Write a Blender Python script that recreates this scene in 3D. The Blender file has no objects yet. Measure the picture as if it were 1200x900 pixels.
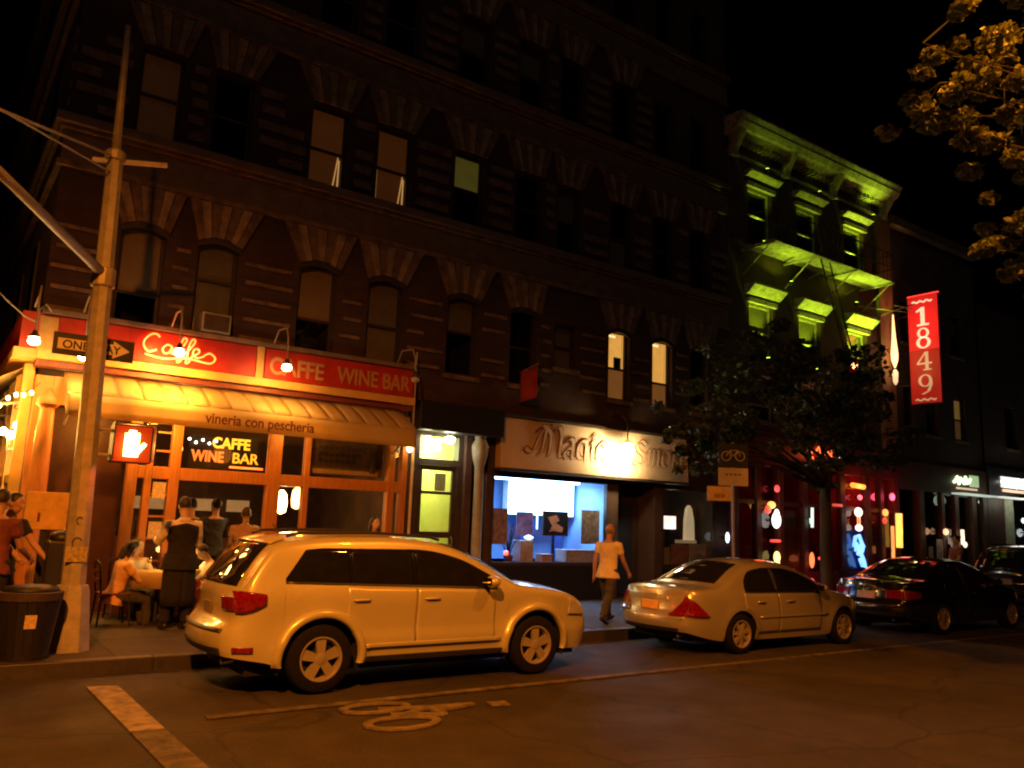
import bpy, bmesh, math, random
import numpy as np
from mathutils import Vector, Matrix
random.seed(7)
R = math.radians
scene = bpy.context.scene
COL = scene.collection
# ------------------------------------------------------------------ camera
cd = bpy.data.cameras.new('camera'); cam = bpy.data.objects.new('camera', cd); COL.objects.link(cam)
cam.matrix_world = Matrix(((0.81142526, -0.12622573, -0.57066287, 0), (-0.58327119, -0.11274410, -0.80441500, 0),
                           (0.03719900, 0.98557386, -0.16510724, 1.789), (0, 0, 0, 1)))
cd.sensor_width = 36; cd.lens = 28.95; cd.clip_end = 2000; cd.clip_start = 0.05
scene.camera = cam
scene.view_settings.view_transform = 'Standard'; scene.view_settings.look = 'None'
scene.view_settings.exposure = 0; scene.view_settings.gamma = 1
scene.cycles.filter_width = 2.1
scene.cycles.max_bounces = 6; scene.cycles.sample_clamp_indirect = 4; scene.cycles.caustics_reflective = False; scene.cycles.caustics_refractive = False
# ------------------------------------------------------------------ night sky and added fill sun
w = bpy.data.worlds.new('World'); scene.world = w; w.use_nodes = True
nt = w.node_tree; bgn = nt.nodes['Background']
sky = nt.nodes.new('ShaderNodeTexSky'); sky.sky_type = 'NISHITA'; sky.sun_disc = False
sky.sun_elevation = R(-7); sky.sun_rotation = R(200)
nt.links.new(sky.outputs[0], bgn.inputs[0]); bgn.inputs[1].default_value = 0.05
sl = bpy.data.lights.new('fill_sun', 'SUN'); sl.energy = 0.045; sl.angle = R(10); sl.color = (1, .8, .6)  # weak sun lamp added as neutral fill for the dark walls
so = bpy.data.objects.new('fill_sun', sl); so.rotation_euler = (R(50), 0, R(-20)); COL.objects.link(so)

# ------------------------------------------------------------------ helpers
def _nodes(name):
    m = bpy.data.materials.new(name); m.use_nodes = True
    return m, m.node_tree, m.node_tree.nodes['Principled BSDF']
def mat(name, col, rough=.7, metal=0, var=.25, scale=6, bump=0, bscale=60, coat=0, spec=.5, stretch=None):
    """procedural: base colour varied by two noises, optional fine relief"""
    m, t, b = _nodes(name); L = t.links
    b.inputs['Roughness'].default_value = rough; b.inputs['Metallic'].default_value = metal
    b.inputs['Coat Weight'].default_value = coat; b.inputs['Specular IOR Level'].default_value = spec
    geo = t.nodes.new('ShaderNodeTexCoord'); vec = geo.outputs['Object']
    if stretch:
        mp = t.nodes.new('ShaderNodeMapping'); mp.inputs['Scale'].default_value = stretch
        L.new(vec, mp.inputs[0]); vec = mp.outputs[0]
    n = t.nodes.new('ShaderNodeTexNoise'); n.inputs['Scale'].default_value = scale; n.inputs['Detail'].default_value = 6
    n.inputs['Roughness'].default_value = .65
    L.new(vec, n.inputs['Vector'])
    r = t.nodes.new('ShaderNodeValToRGB'); r.color_ramp.elements[0].position = .3; r.color_ramp.elements[1].position = .7
    r.color_ramp.elements[0].color = [c * (1 - var) for c in col] + [1]; r.color_ramp.elements[1].color = [min(1, c * (1 + var)) for c in col] + [1]
    L.new(n.outputs[0], r.inputs[0]); L.new(r.outputs[0], b.inputs['Base Color'])
    if bump:
        n2 = t.nodes.new('ShaderNodeTexNoise'); n2.inputs['Scale'].default_value = bscale; n2.inputs['Detail'].default_value = 5
        L.new(vec, n2.inputs['Vector'])
        bp = t.nodes.new('ShaderNodeBump'); bp.inputs['Strength'].default_value = bump; bp.inputs['Distance'].default_value = .01
        L.new(n2.outputs[0], bp.inputs['Height']); L.new(bp.outputs[0], b.inputs['Normal'])
    return m
def em(name, col, s, base=(.6, .6, .6), tex=None):
    m, t, b = _nodes(name)
    b.inputs['Base Color'].default_value = (*base, 1); b.inputs['Emission Color'].default_value = (*col, 1); b.inputs['Emission Strength'].default_value = s
    n = t.nodes.new('ShaderNodeTexNoise'); n.inputs['Scale'].default_value = tex or 5
    co = t.nodes.new('ShaderNodeTexCoord'); t.links.new(co.outputs['Object'], n.inputs['Vector'])
    mm = t.nodes.new('ShaderNodeMath'); mm.operation = 'MULTIPLY_ADD'; mm.inputs[1].default_value = s * (1.2 if tex else .4); mm.inputs[2].default_value = s * (.4 if tex else .8)
    t.links.new(n.outputs[0], mm.inputs[0]); t.links.new(mm.outputs[0], b.inputs['Emission Strength'])
    return m
def glass(name, tint=(.9, .95, .9), gloss=.12, rough=.03):
    m = bpy.data.materials.new(name); m.use_nodes = True; t = m.node_tree; t.nodes.clear()
    o = t.nodes.new('ShaderNodeOutputMaterial'); mx = t.nodes.new('ShaderNodeMixShader'); tr = t.nodes.new('ShaderNodeBsdfTransparent'); g = t.nodes.new('ShaderNodeBsdfGlossy')
    tr.inputs[0].default_value = (*tint, 1); g.inputs['Roughness'].default_value = rough; g.inputs[0].default_value = (1, 1, 1, 1)
    fr = t.nodes.new('ShaderNodeFresnel'); ad = t.nodes.new('ShaderNodeMath'); ad.operation = 'ADD'; ad.inputs[1].default_value = gloss - .04; ad.use_clamp = True
    n = t.nodes.new('ShaderNodeTexNoise'); n.inputs['Scale'].default_value = 1.2
    bp = t.nodes.new('ShaderNodeBump'); bp.inputs['Strength'].default_value = .04; t.links.new(n.outputs[0], bp.inputs['Height']); t.links.new(bp.outputs[0], g.inputs['Normal'])
    t.links.new(fr.outputs[0], ad.inputs[0]); 
    gm = t.nodes.new('ShaderNodeNewGeometry'); iv = t.nodes.new('ShaderNodeMath'); iv.operation = 'SUBTRACT'; iv.inputs[0].default_value = 1; t.links.new(gm.outputs['Backfacing'], iv.inputs[1])
    ml = t.nodes.new('ShaderNodeMath'); ml.operation = 'MULTIPLY'; t.links.new(ad.outputs[0], ml.inputs[0]); t.links.new(iv.outputs[0], ml.inputs[1])   # inner face: no total reflection in a thin pane
    t.links.new(ml.outputs[0], mx.inputs[0]); t.links.new(tr.outputs[0], mx.inputs[1]); t.links.new(g.outputs[0], mx.inputs[2]); t.links.new(mx.outputs[0], o.inputs[0])
    return m
def brick_mat(name, c1, c2, mortar):
    m, t, b = _nodes(name); L = t.links
    b.inputs['Roughness'].default_value = .9
    co = t.nodes.new('ShaderNodeNewGeometry'); sp = t.nodes.new('ShaderNodeSeparateXYZ'); L.new(co.outputs['Position'], sp.inputs[0])
    ad = t.nodes.new('ShaderNodeMath'); ad.operation = 'ADD'; L.new(sp.outputs[0], ad.inputs[0]); L.new(sp.outputs[1], ad.inputs[1])
    cb = t.nodes.new('ShaderNodeCombineXYZ'); L.new(ad.outputs[0], cb.inputs[0]); L.new(sp.outputs[2], cb.inputs[1])
    br = t.nodes.new('ShaderNodeTexBrick'); br.inputs['Scale'].default_value = 1
    br.inputs['Brick Width'].default_value = .215; br.inputs['Row Height'].default_value = .075; br.inputs['Mortar Size'].default_value = .006
    br.inputs['Color1'].default_value = (*c1, 1); br.inputs['Color2'].default_value = (*c2, 1); br.inputs['Mortar'].default_value = (*mortar, 1)
    L.new(cb.outputs[0], br.inputs['Vector'])
    n = t.nodes.new('ShaderNodeTexNoise'); n.inputs['Scale'].default_value = 1.3; n.inputs['Detail'].default_value = 8; L.new(co.outputs['Position'], n.inputs['Vector'])
    mx = t.nodes.new('ShaderNodeMix'); mx.data_type = 'RGBA'; mx.blend_type = 'MULTIPLY'; mx.inputs[0].default_value = .7
    rp = t.nodes.new('ShaderNodeValToRGB'); rp.color_ramp.elements[0].color = (.45, .42, .4, 1); rp.color_ramp.elements[0].position = .3; rp.color_ramp.elements[1].position = .7
    L.new(n.outputs[0], rp.inputs[0]); L.new(br.outputs[0], mx.inputs[6]); L.new(rp.outputs[0], mx.inputs[7]); L.new(mx.outputs[2], b.inputs['Base Color'])
    bp = t.nodes.new('ShaderNodeBump'); bp.inputs['Strength'].default_value = .6; bp.inputs['Distance'].default_value = .01; bp.invert = True
    L.new(br.outputs['Fac'], bp.inputs['Height']); L.new(bp.outputs[0], b.inputs['Normal'])
    return m

def tag(o, label=None, cat=None, group=None, kind=None):
    if label: o['label'] = label
    if cat: o['category'] = cat
    if group: o['group'] = group
    if kind: o['kind'] = kind
    return o
def thing(name, label, cat, loc=(0, 0, 0), group=None):
    o = bpy.data.objects.new(name, None); o.empty_display_size = .1; COL.objects.link(o); o.location = loc
    return tag(o, label, cat, group)
def origin(o):
    v = Vector((0, 0, 0))
    while o is not None: v += o.location; o = o.parent
    return v
class MB:
    def __init__(s): s.v = []; s.f = []
    def add(s, vs, fs):
        k = len(s.v); s.v += [tuple(p) for p in vs]; s.f += [tuple(i + k for i in f) for f in fs]; return s
    def box(s, x0, x1, y0, y1, z0, z1):
        return s.add([(x, y, z) for z in (z0, z1) for y in (y0, y1) for x in (x0, x1)],
                     [(0, 2, 3, 1), (4, 5, 7, 6), (0, 1, 5, 4), (2, 6, 7, 3), (0, 4, 6, 2), (1, 3, 7, 5)])
    def obox(s, c, size, M=None):
        h = [a / 2 for a in size]; M = M or Matrix.Identity(3); c = Vector(c)
        return s.add([c + M @ Vector((x * h[0], y * h[1], z * h[2])) for z in (-1, 1) for y in (-1, 1) for x in (-1, 1)],
                     [(0, 2, 3, 1), (4, 5, 7, 6), (0, 1, 5, 4), (2, 6, 7, 3), (0, 4, 6, 2), (1, 3, 7, 5)])
    def bar(s, a, b, wd, ht):
        a = Vector(a); b = Vector(b); d = b - a; q = d.to_track_quat('X', 'Z').to_matrix()
        return s.obox((a + b) / 2, (d.length, wd, ht), q)
    def hexa(s, P):   # 8 points, bottom 4 ccw, top 4
        return s.add(P, [(0, 3, 2, 1), (4, 5, 6, 7), (0, 1, 5, 4), (1, 2, 6, 5), (2, 3, 7, 6), (3, 0, 4, 7)])
    def prism_y(s, pts, y0, y1):   # polygon in xz extruded along y
        n = len(pts)
        return s.add([(x, y0, z) for x, z in pts] + [(x, y1, z) for x, z in pts],
                     [tuple(range(n)), tuple(range(2 * n - 1, n - 1, -1))] + [(i, i + n, (i + 1) % n + n, (i + 1) % n) for i in range(n)])
    def prism_z(s, pts, z0, z1):
        n = len(pts)
        return s.add([(x, y, z0) for x, y in pts] + [(x, y, z1) for x, y in pts],
                     [tuple(range(n - 1, -1, -1)), tuple(range(n, 2 * n))] + [(i, (i + 1) % n, (i + 1) % n + n, i + n) for i in range(n)])
    def prism_x(s, pts, x0, x1):   # polygon in yz
        n = len(pts)
        return s.add([(x0, y, z) for y, z in pts] + [(x1, y, z) for y, z in pts],
                     [tuple(range(n - 1, -1, -1)), tuple(range(n, 2 * n))] + [(i, (i + 1) % n, (i + 1) % n + n, i + n) for i in range(n)])
    def tube(s, pts, r, n=8, cap=True, ry=None):
        P = [Vector(p) for p in pts]; rs = r if isinstance(r, (list, tuple)) else [r] * len(P); rows = []; up = None
        for i, p in enumerate(P):
            d = (P[min(i + 1, len(P) - 1)] - P[max(i - 1, 0)]).normalized()
            if up is None: up = Vector((0, 0, 1)) if abs(d.z) < .9 else Vector((1, 0, 0))
            a = d.cross(up)
            if a.length < 1e-4: a = d.cross(Vector((0, 1, 0.1)))
            a.normalize(); b = a.cross(d).normalized(); up = b
            rows.append([p + rs[i] * (math.cos(t) * a + math.sin(t) * b) for t in [2 * math.pi * k / n for k in range(n)]])
        vs = [q for row in rows for q in row]; fs = []
        for i in range(len(P) - 1):
            for k in range(n): fs.append((i * n + k, i * n + (k + 1) % n, (i + 1) * n + (k + 1) % n, (i + 1) * n + k))
        if cap: fs.append(tuple(range(n - 1, -1, -1))); fs.append(tuple((len(P) - 1) * n + k for k in range(n)))
        return s.add(vs, fs)
    def capsule(s, pts, rs, n=10):
        """tube with rounded ends"""
        P = [Vector(p) for p in pts]; rs = list(rs)
        d0 = (P[0] - P[1]).normalized(); d1 = (P[-1] - P[-2]).normalized()
        A = [P[0] + d0 * rs[0] * k for k in (.95, .7)]; B = [P[-1] + d1 * rs[-1] * k for k in (.7, .95)]
        return s.tube(A + P + B, [rs[0] * .3, rs[0] * .72] + rs + [rs[-1] * .72, rs[-1] * .3], n)
    def lathe(s, prof, c=(0, 0, 0), n=20, axis='z', cap=True):
        vs = []; fs = []; c = Vector(c)
        for r, h in prof:
            for k in range(n):
                t = 2 * math.pi * k / n; a, b = r * math.cos(t), r * math.sin(t)
                vs.append(c + Vector((a, b, h) if axis == 'z' else ((a, h, b) if axis == 'y' else (h, a, b))))
        m = len(prof)
        for i in range(m - 1):
            for k in range(n): fs.append((i * n + k, i * n + (k + 1) % n, (i + 1) * n + (k + 1) % n, (i + 1) * n + k))
        if cap: fs += [tuple(range(n - 1, -1, -1)), tuple((m - 1) * n + k for k in range(n))]
        return s.add(vs, fs)
    def ellipsoid(s, c, rx, ry, rz, n=16, m=10, M=None):
        vs = []; c = Vector(c)
        for i in range(m + 1):
            a = math.pi * (i / m) * .998 + .003
            for k in range(n):
                t = 2 * math.pi * k / n; p = Vector((rx * math.sin(a) * math.cos(t), ry * math.sin(a) * math.sin(t), rz * math.cos(a)))
                vs.append(c + (M @ p if M else p))
        fs = [(i * n + k, (i + 1) * n + k, (i + 1) * n + (k + 1) % n, i * n + (k + 1) % n) for i in range(m) for k in range(n)]
        fs += [tuple(range(n)), tuple(m * n + k for k in range(n - 1, -1, -1))]
        return s.add(vs, fs)
    def grid(s, rows, flip=False):
        n = len(rows[0]); vs = [p for r in rows for p in r]; fs = []
        for i in range(len(rows) - 1):
            for k in range(n - 1):
                q = (i * n + k, i * n + k + 1, (i + 1) * n + k + 1, (i + 1) * n + k); fs.append(q[::-1] if flip else q)
        return s.add(vs, fs)
    def mesh(s, name, off=(0, 0, 0), smooth=False):
        me = bpy.data.meshes.new(name); o = Vector(off)
        me.from_pydata([tuple(Vector(p) - o) for p in s.v], [], s.f); me.update()
        bm = bmesh.new(); bm.from_mesh(me); bmesh.ops.recalc_face_normals(bm, faces=bm.faces); bm.to_mesh(me); bm.free()
        if smooth: me.polygons.foreach_set('use_smooth', [True] * len(me.polygons))
        return me
    def build(s, name, m, parent=None, smooth=False, bevel=0, kind=None, label=None, angle=None):
        off = origin(parent) if parent else (0, 0, 0)
        o = bpy.data.objects.new(name, s.mesh(name, off, smooth or bool(angle))); COL.objects.link(o); o.parent = parent
        if m: o.data.materials.append(m)
        if angle: o.data.set_sharp_from_angle(angle=R(angle))
        if bevel:
            b = o.modifiers.new('bevel', 'BEVEL'); b.width = bevel; b.segments = 2; b.limit_method = 'ANGLE'
        if kind: o['kind'] = kind
        if label: o['label'] = label
        return o
def top(o, label, cat, group=None):   # thing that is a single mesh: origin moved to its base
    return tag(o, label, cat, group)
def inst(src, parent, name=None, shift=(0, 0, 0)):
    o = src.copy(); COL.objects.link(o); o.parent = parent; o.location = Vector(src.location) + Vector(shift); return o
def copy_tree(o, parent=None):
    c = o.copy(); COL.objects.link(c); c.parent = parent
    for ch in list(o.children): copy_tree(ch, c)
    return c
def light(kind, loc, col, energy, parent=None, size=.1, aim=None, angle=100, blend=.6, name='bulb'):
    l = bpy.data.lights.new(name, kind); l.color = col; l.energy = energy
    if kind in ('POINT', 'SPOT'): l.shadow_soft_size = size
    if kind == 'SPOT': l.spot_size = R(angle); l.spot_blend = blend
    if kind == 'AREA': l.shape = 'RECTANGLE'; l.size = size[0]; l.size_y = size[1]
    o = bpy.data.objects.new(name, l); COL.objects.link(o)
    o.parent = parent; o.location = Vector(loc) - (origin(parent) if parent else Vector((0, 0, 0)))
    if aim is not None:
        o.rotation_euler = (Vector(aim) - Vector(loc)).to_track_quat('-Z', 'Y').to_euler()
    return o
def text(name, body, m, loc, size, parent=None, rot=(R(90), 0, 0), shear=0, ext=.006, align='LEFT', sx=1, bold=0, space=1, label=None):
    c = bpy.data.curves.new(name, 'FONT'); c.body = body; c.size = size; c.extrude = ext; c.shear = shear; c.align_x = align; c.offset = bold; c.space_character = space
    f = bpy.data.objects.new(name, c); COL.objects.link(f); bpy.context.view_layer.update()
    me = bpy.data.meshes.new_from_object(f.evaluated_get(bpy.context.evaluated_depsgraph_get())); bpy.data.objects.remove(f); me.materials.clear()
    o = bpy.data.objects.new(name, me); COL.objects.link(o); me.materials.append(m); o.parent = parent
    o.location = Vector(loc) - (origin(parent) if parent else Vector((0, 0, 0))); o.rotation_euler = rot; o.scale = (sx, 1, 1)
    if label: o['label'] = label
    return o
def wall(mb, x0, x1, z0, z1, Y, th, ops):
    """wall plane facing -Y with real openings and reveals"""
    xs = sorted({x0, x1, *[o[0] for o in ops], *[o[1] for o in ops]}); zs = sorted({z0, z1, *[o[2] for o in ops], *[o[3] for o in ops]})
    xs = [x for x in xs if x0 <= x <= x1]; zs = [z for z in zs if z0 <= z <= z1]
    for a, b in zip(xs, xs[1:]):
        for c, d in zip(zs, zs[1:]):
            if any(o[0] <= a + 1e-6 and b <= o[1] + 1e-6 and o[2] <= c + 1e-6 and d <= o[3] + 1e-6 for o in ops): continue
            mb.add([(a, Y, c), (b, Y, c), (b, Y, d), (a, Y, d)], [(0, 1, 2, 3)])
    for a, b, c, d in ops:
        mb.add([(a, Y, c), (a, Y + th, c), (a, Y + th, d), (a, Y, d), (b, Y, c), (b, Y + th, c), (b, Y + th, d), (b, Y, d)],
               [(0, 1, 2, 3), (4, 7, 6, 5), (0, 4, 5, 1), (3, 2, 6, 7)])
    return mb

# ------------------------------------------------------------------ materials
SOD = (1, .26, .015)       # sodium street light
WARM = (1, .42, .05)
M = {}
def asphalt():
    m, t, b = _nodes('asphalt'); L = t.links; N = t.nodes.new
    co = N('ShaderNodeNewGeometry'); P = co.outputs['Position']
    def noise(sc, d, lo, hi, c0, c1):
        n = N('ShaderNodeTexNoise'); n.inputs['Scale'].default_value = sc; n.inputs['Detail'].default_value = d; L.new(P, n.inputs['Vector'])
        r = N('ShaderNodeMapRange'); r.inputs[1].default_value = lo; r.inputs[2].default_value = hi; r.inputs[3].default_value = c0; r.inputs[4].default_value = c1; L.new(n.outputs[0], r.inputs[0]); return r.outputs[0]
    big = noise(.45, 3, .38, .62, .72, 1.25); mid = noise(2.6, 8, .3, .7, .75, 1.25); fine = noise(95, 2, .3, .75, .55, 1.7)
    v = N('ShaderNodeTexVoronoi'); v.feature = 'DISTANCE_TO_EDGE'; v.inputs['Scale'].default_value = .55
    nw = N('ShaderNodeTexNoise'); nw.inputs['Scale'].default_value = 1.6; nw.inputs['Detail'].default_value = 6; L.new(P, nw.inputs['Vector'])
    ad = N('ShaderNodeMix'); ad.data_type = 'VECTOR'; ad.inputs[0].default_value = .35; L.new(P, ad.inputs[4]); L.new(nw.outputs[1], ad.inputs[5]); L.new(ad.outputs[1], v.inputs['Vector'])
    cr = N('ShaderNodeMapRange'); cr.inputs[1].default_value = 0; cr.inputs[2].default_value = .012; cr.inputs[3].default_value = .35; cr.inputs[4].default_value = 1; L.new(v.outputs['Distance'], cr.inputs[0])
    def mul(a, c):
        q = N('ShaderNodeMath'); q.operation = 'MULTIPLY'; L.new(a, q.inputs[0]); L.new(c, q.inputs[1]); return q.outputs[0]
    f = mul(mul(big, mid), mul(fine, cr.outputs[0]))
    vm = N('ShaderNodeVectorMath'); vm.operation = 'SCALE'; vm.inputs[0].default_value = (.036, .030, .025); L.new(f, vm.inputs[3]); L.new(vm.outputs[0], b.inputs['Base Color'])
    rr = noise(.8, 4, .3, .7, .58, .9); L.new(rr, b.inputs['Roughness'])
    bp = N('ShaderNodeBump'); bp.inputs['Strength'].default_value = .8; bp.inputs['Distance'].default_value = .012; L.new(mul(fine, cr.outputs[0]), bp.inputs['Height']); L.new(bp.outputs[0], b.inputs['Normal'])
    return m
M['asphalt'] = asphalt()
M['slab'] = mat('concrete slab', (.062, .052, .043), .85, var=.3, scale=2.2, bump=.35, bscale=70)
M['slab2'] = mat('dark concrete slab', (.05, .042, .036), .85, var=.3, scale=2.6, bump=.35, bscale=70)
M['kerb'] = mat('dark steel faced kerb', (.042, .037, .033), .45, var=.3, scale=9, bump=.3)
M['paint'] = mat('worn road paint', (.205, .172, .13), .75, var=.65, scale=7, bump=.3)
M['brick'] = brick_mat('red brown brick', (.085, .043, .031), (.060, .031, .023), (.07, .055, .045))
M['brick2'] = brick_mat('dark painted brick', (.10, .055, .045), (.085, .045, .038), (.08, .06, .05))
M['brick3'] = brick_mat('dull brown brick', (.11, .07, .055), (.09, .058, .048), (.09, .07, .06))
M['stone'] = mat('pale sandstone', (.33, .24, .16), .85, var=.55, scale=4, bump=.3, bscale=40)
M['stone2'] = mat('brown sandstone', (.17, .108, .068), .85, var=.6, scale=4, bump=.3, bscale=40)
M['cornice'] = mat('cornice paint', (.17, .115, .085), .7, var=.3, scale=4, bump=.2)
M['frame'] = mat('dark window paint', (.045, .03, .024), .55, var=.3)
M['wframe'] = mat('white window paint', (.5, .46, .4), .5, var=.15)
M['black'] = mat('black paint', (.012, .011, .011), .5, var=.3)
M['void'] = mat('dark room', (.010, .008, .007), .95, var=.3)
M['blind'] = mat('beige roller blind', (.36, .25, .17), .85, var=.12, scale=3, bump=.15, bscale=20)
M['blindg'] = mat('grey roller blind', (.22, .18, .14), .85, var=.15, scale=3)
M['glass'] = glass('window glass', (.92, .93, .9), .05)
M['sglass'] = glass('shop glass', (.94, .95, .94), .05)
M['steel'] = mat('galvanised steel', (.32, .29, .25), .5, .15, var=.25, scale=7, bump=.12, bscale=30)
M['wood'] = mat('orange varnished timber', (.42, .17, .045), .45, var=.25, scale=5, stretch=(6, 6, .6), bump=.15)
M['woodd'] = mat('dark red timber', (.16, .035, .02), .5, var=.3, scale=4, stretch=(6, 6, .6))
M['cream'] = mat('cream canvas', (.66, .50, .24), .85, var=.08, scale=2, bump=.25, bscale=9)
M['cream2'] = mat('ochre canvas', (.58, .42, .18), .85, var=.1, scale=2, bump=.25, bscale=9)
def translucent(m, f):
    t = m.node_tree; b = t.nodes['Principled BSDF']; o = t.nodes['Material Output']; tr = t.nodes.new('ShaderNodeBsdfTranslucent'); mx = t.nodes.new('ShaderNodeMixShader'); mx.inputs[0].default_value = f
    t.links.new(b.inputs['Base Color'].links[0].from_socket, tr.inputs[0]); t.links.new(b.outputs[0], mx.inputs[1]); t.links.new(tr.outputs[0], mx.inputs[2]); t.links.new(mx.outputs[0], o.inputs[0])
translucent(M['cream'], .5); translucent(M['cream2'], .45)
M['redbd'] = mat('red sign paint', (.44, .022, .010), .5, var=.3, scale=2.2)
M['redlet'] = mat('faded gold letters', (.50, .25, .09), .5, var=.2, scale=9)
M['mould'] = mat('yellow moulding paint', (.62, .36, .10), .5, var=.15)
M['ink'] = mat('maroon print', (.16, .03, .02), .8, var=.1)
# ================================================================== THE SETTING
YF = 14.3; KY = 10.1; SW = .15
mb = MB(); mb.box(-120, 400, -120, 300, -.6, -.2); tag(mb.build('ground', M['asphalt']), kind='structure')
mb = MB()
rows = [[(x, y, .03 * math.sin(x * .35) * math.sin(y * .6) * .3) for x in np.linspace(-60, 120, 91)] for y in np.linspace(-.6, KY, 24)]
mb.grid(rows); tag(mb.build('road', M['asphalt'], smooth=True), kind='structure')
mb = MB(); mb.box(-60, .9, KY, 200, -.19, 0); tag(mb.build('side_road', M['asphalt']), kind='structure')
# pavement: mortar bed + slabs laid one by one
sw = tag(MB().box(.6, 120, KY + .16, 30, -.19, .135).build('pavement', M['slab2']), kind='structure')
near = tag(MB().box(-60, 120, -9, -.76, -.19, .15).build('near_pavement', M['slab2']), kind='structure')
tag(MB().box(-60, 120, -.76, -.6, -.19, .152).build('near_kerb', M['kerb']), kind='structure')
slabmesh = {}
n = 0
ys = [KY + .16, KY + 1.55, KY + 2.9, YF - .0]
for i in range(24):
    x0 = .62 + i * 1.42
    for j in range(3):
        key = (j, i % 3)
        if key not in slabmesh:
            b = MB(); g = .006
            b.box(0 + g, 1.42 - g, ys[j] + g, ys[j + 1] - g, .12, .15 - .003 * (i % 3)); slabmesh[key] = b.mesh('paving_slab')
            slabmesh[key].materials.append(M['slab'] if (i + j) % 4 else M['slab2'])
        o = bpy.data.objects.new('paving_slab', slabmesh[key]); COL.objects.link(o); o.parent = sw; o.location = (x0, 0, 0)
kerb = tag(MB().box(.6, 120, KY + .02, KY + .14, -.19, .12).build('kerb', M['kerb']), kind='structure')
km = MB().box(.006, 1.794, KY, KY + .155, -.05, .155).mesh('kerb_stone'); km.materials.append(M['kerb'])
for i in range(22):
    o = bpy.data.objects.new('kerb_stone', km); COL.objects.link(o); o.parent = kerb; o.location = (.6 + 1.8 * i, 0, 0)
    bv = o.modifiers.new('bevel', 'BEVEL'); bv.width = .012; bv.segments = 2
# ---- road markings
mb = MB()
for i in range(44):
    x = 2.3 + i * .5; mb.box(x, x + .5, 7.62, 7.71, .002, .016)
tag(mb.build('parking_line', mat('worn parking line paint', (.095, .08, .062), .8, var=.8, scale=5, bump=.3)), kind='structure')
mb = MB(); mb.prism_z([(1.62, 9.42), (1.64, 7.45), (1.90, 7.40), (1.90, 9.34)], .002, .016); tag(mb.build('stop_line', M['paint']), kind='structure')
mb = MB(); mb.prism_z([(1.64, 7.44), (1.66, 5.2), (1.92, 5.2), (1.90, 7.39)], .002, .014); tag(mb.build('worn_stop_line', mat('rubbed road paint', (.075, .063, .05), .8, var=.85, scale=6)), kind='structure')
mb = MB()
def ring(cx, cy, rx, ry, t):
    k = 36
    for i in range(k):
        a, b = 2 * math.pi * i / k, 2 * math.pi * (i + 1) / k
        p = [(cx + rx * math.cos(a), cy + ry * math.sin(a)), (cx + rx * math.cos(b), cy + ry * math.sin(b)), (cx + (rx - t) * math.cos(b), cy + (ry - t) * math.sin(b)), (cx + (rx - t) * math.cos(a), cy + (ry - t) * math.sin(a))]
        mb.prism_z(p[::-1], .002, .018)
def dash(a, b, wd, z=.018):
    a = Vector((*a, 0)); b = Vector((*b, 0)); d = (b - a).normalized(); q = Vector((-d.y, d.x, 0)) * wd / 2
    mb.prism_z([tuple((a - q)[:2]), tuple((b - q)[:2]), tuple((b + q)[:2]), tuple((a + q)[:2])], .002, z)
ring(3.78, 7.36, .36, .22, .085); ring(3.74, 6.74, .37, .24, .085)
dash((3.78, 7.3), (4.28, 7.16), .08, .019); dash((4.28, 7.16), (3.76, 6.95), .08, .020); dash((3.78, 7.05), (4.22, 6.85), .09, .021); dash((4.22, 6.85), (4.28, 7.2), .09, .022)
mb.prism_z([(4.2, 6.95), (4.72, 7.06), (4.72, 7.12), (4.2, 7.2)], .002, .024); dash((4.85, 7.02), (5.04, 6.98), .15)
tag(mb.build('cycle_lane_symbol', mat('faded symbol paint', (.135, .112, .085), .8, var=.6, scale=8, bump=.3)), kind='structure')

# ================================================================== CORNER BUILDING
bA = thing('apartment_building', 'tall dark brick corner block with stone banded upper floors above the cafe and tattoo shop', 'building', (9.2, 16, 0))
X0, X1, ZT = 1.22, 17.15, 19.5
WX = [(2.2, 2.9), (3.42, 4.12), (5.25, 6.0), (6.65, 7.42), (8.45, 9.2), (10.05, 10.78), (11.28, 11.92), (12.92, 13.6), (14.38, 15.07), (15.75, 16.4)]
ops = []
for k, (a, b) in enumerate(WX):
    ops.append((a, b, 5.25 if k == 6 else 4.72, 6.28 if k == 6 else 6.42)); ops.append((a, b, 7.97, 9.58)); ops.append((a, b, 11.2, 12.8)); ops.append((a, b, 14.5, 16.0))
mb = MB(); wall(mb, X0, X1, 4.05, ZT, YF, .24, ops)
mb.add([(X0, YF, 4.05), (X0, YF + 18, 4.05), (X0, YF + 18, ZT), (X0, YF, ZT)], [(0, 1, 2, 3)])
mb.add([(X1, YF, 0), (X1, YF + 18, 0), (X1, YF + 18, ZT), (X1, YF, ZT)], [(0, 1, 2, 3)])
mb.add([(X0, YF, ZT), (X1, YF, ZT), (X1, YF + 18, ZT), (X0, YF + 18, ZT)], [(0, 1, 2, 3)])
mb.add([(X0, YF + 18, 0), (X1, YF + 18, 0), (X1, YF + 18, ZT), (X0, YF + 18, ZT)], [(0, 1, 2, 3)])
mb.build('wall', M['brick'], bA)
def molding(z0, z1, d, name, m, x1=X1 + .05, x0=X0):
    mb = MB(); mb.box(x0 - d, x1, YF - d, YF + .02, z0, z1); mb.box(x0 - d, x0 + .02, YF + .02, YF + 16, z0, z1); return mb.build(name, m, bA, bevel=.012)
for k, z in enumerate((7.1, 10.32, 13.55)):
    molding(z, z + .1, .09, 'cornice', M['stone2']); molding(z + .1, z + .62, .035, 'frieze', M['cornice'])
    molding(z + .62, z + .7, .1, 'cornice', M['stone2']); molding(z + .7, z + .86, .17, 'sill_course', M['cornice'])
molding(18.6, 19.5, .5, 'roof_cornice', M['cornice'])
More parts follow.
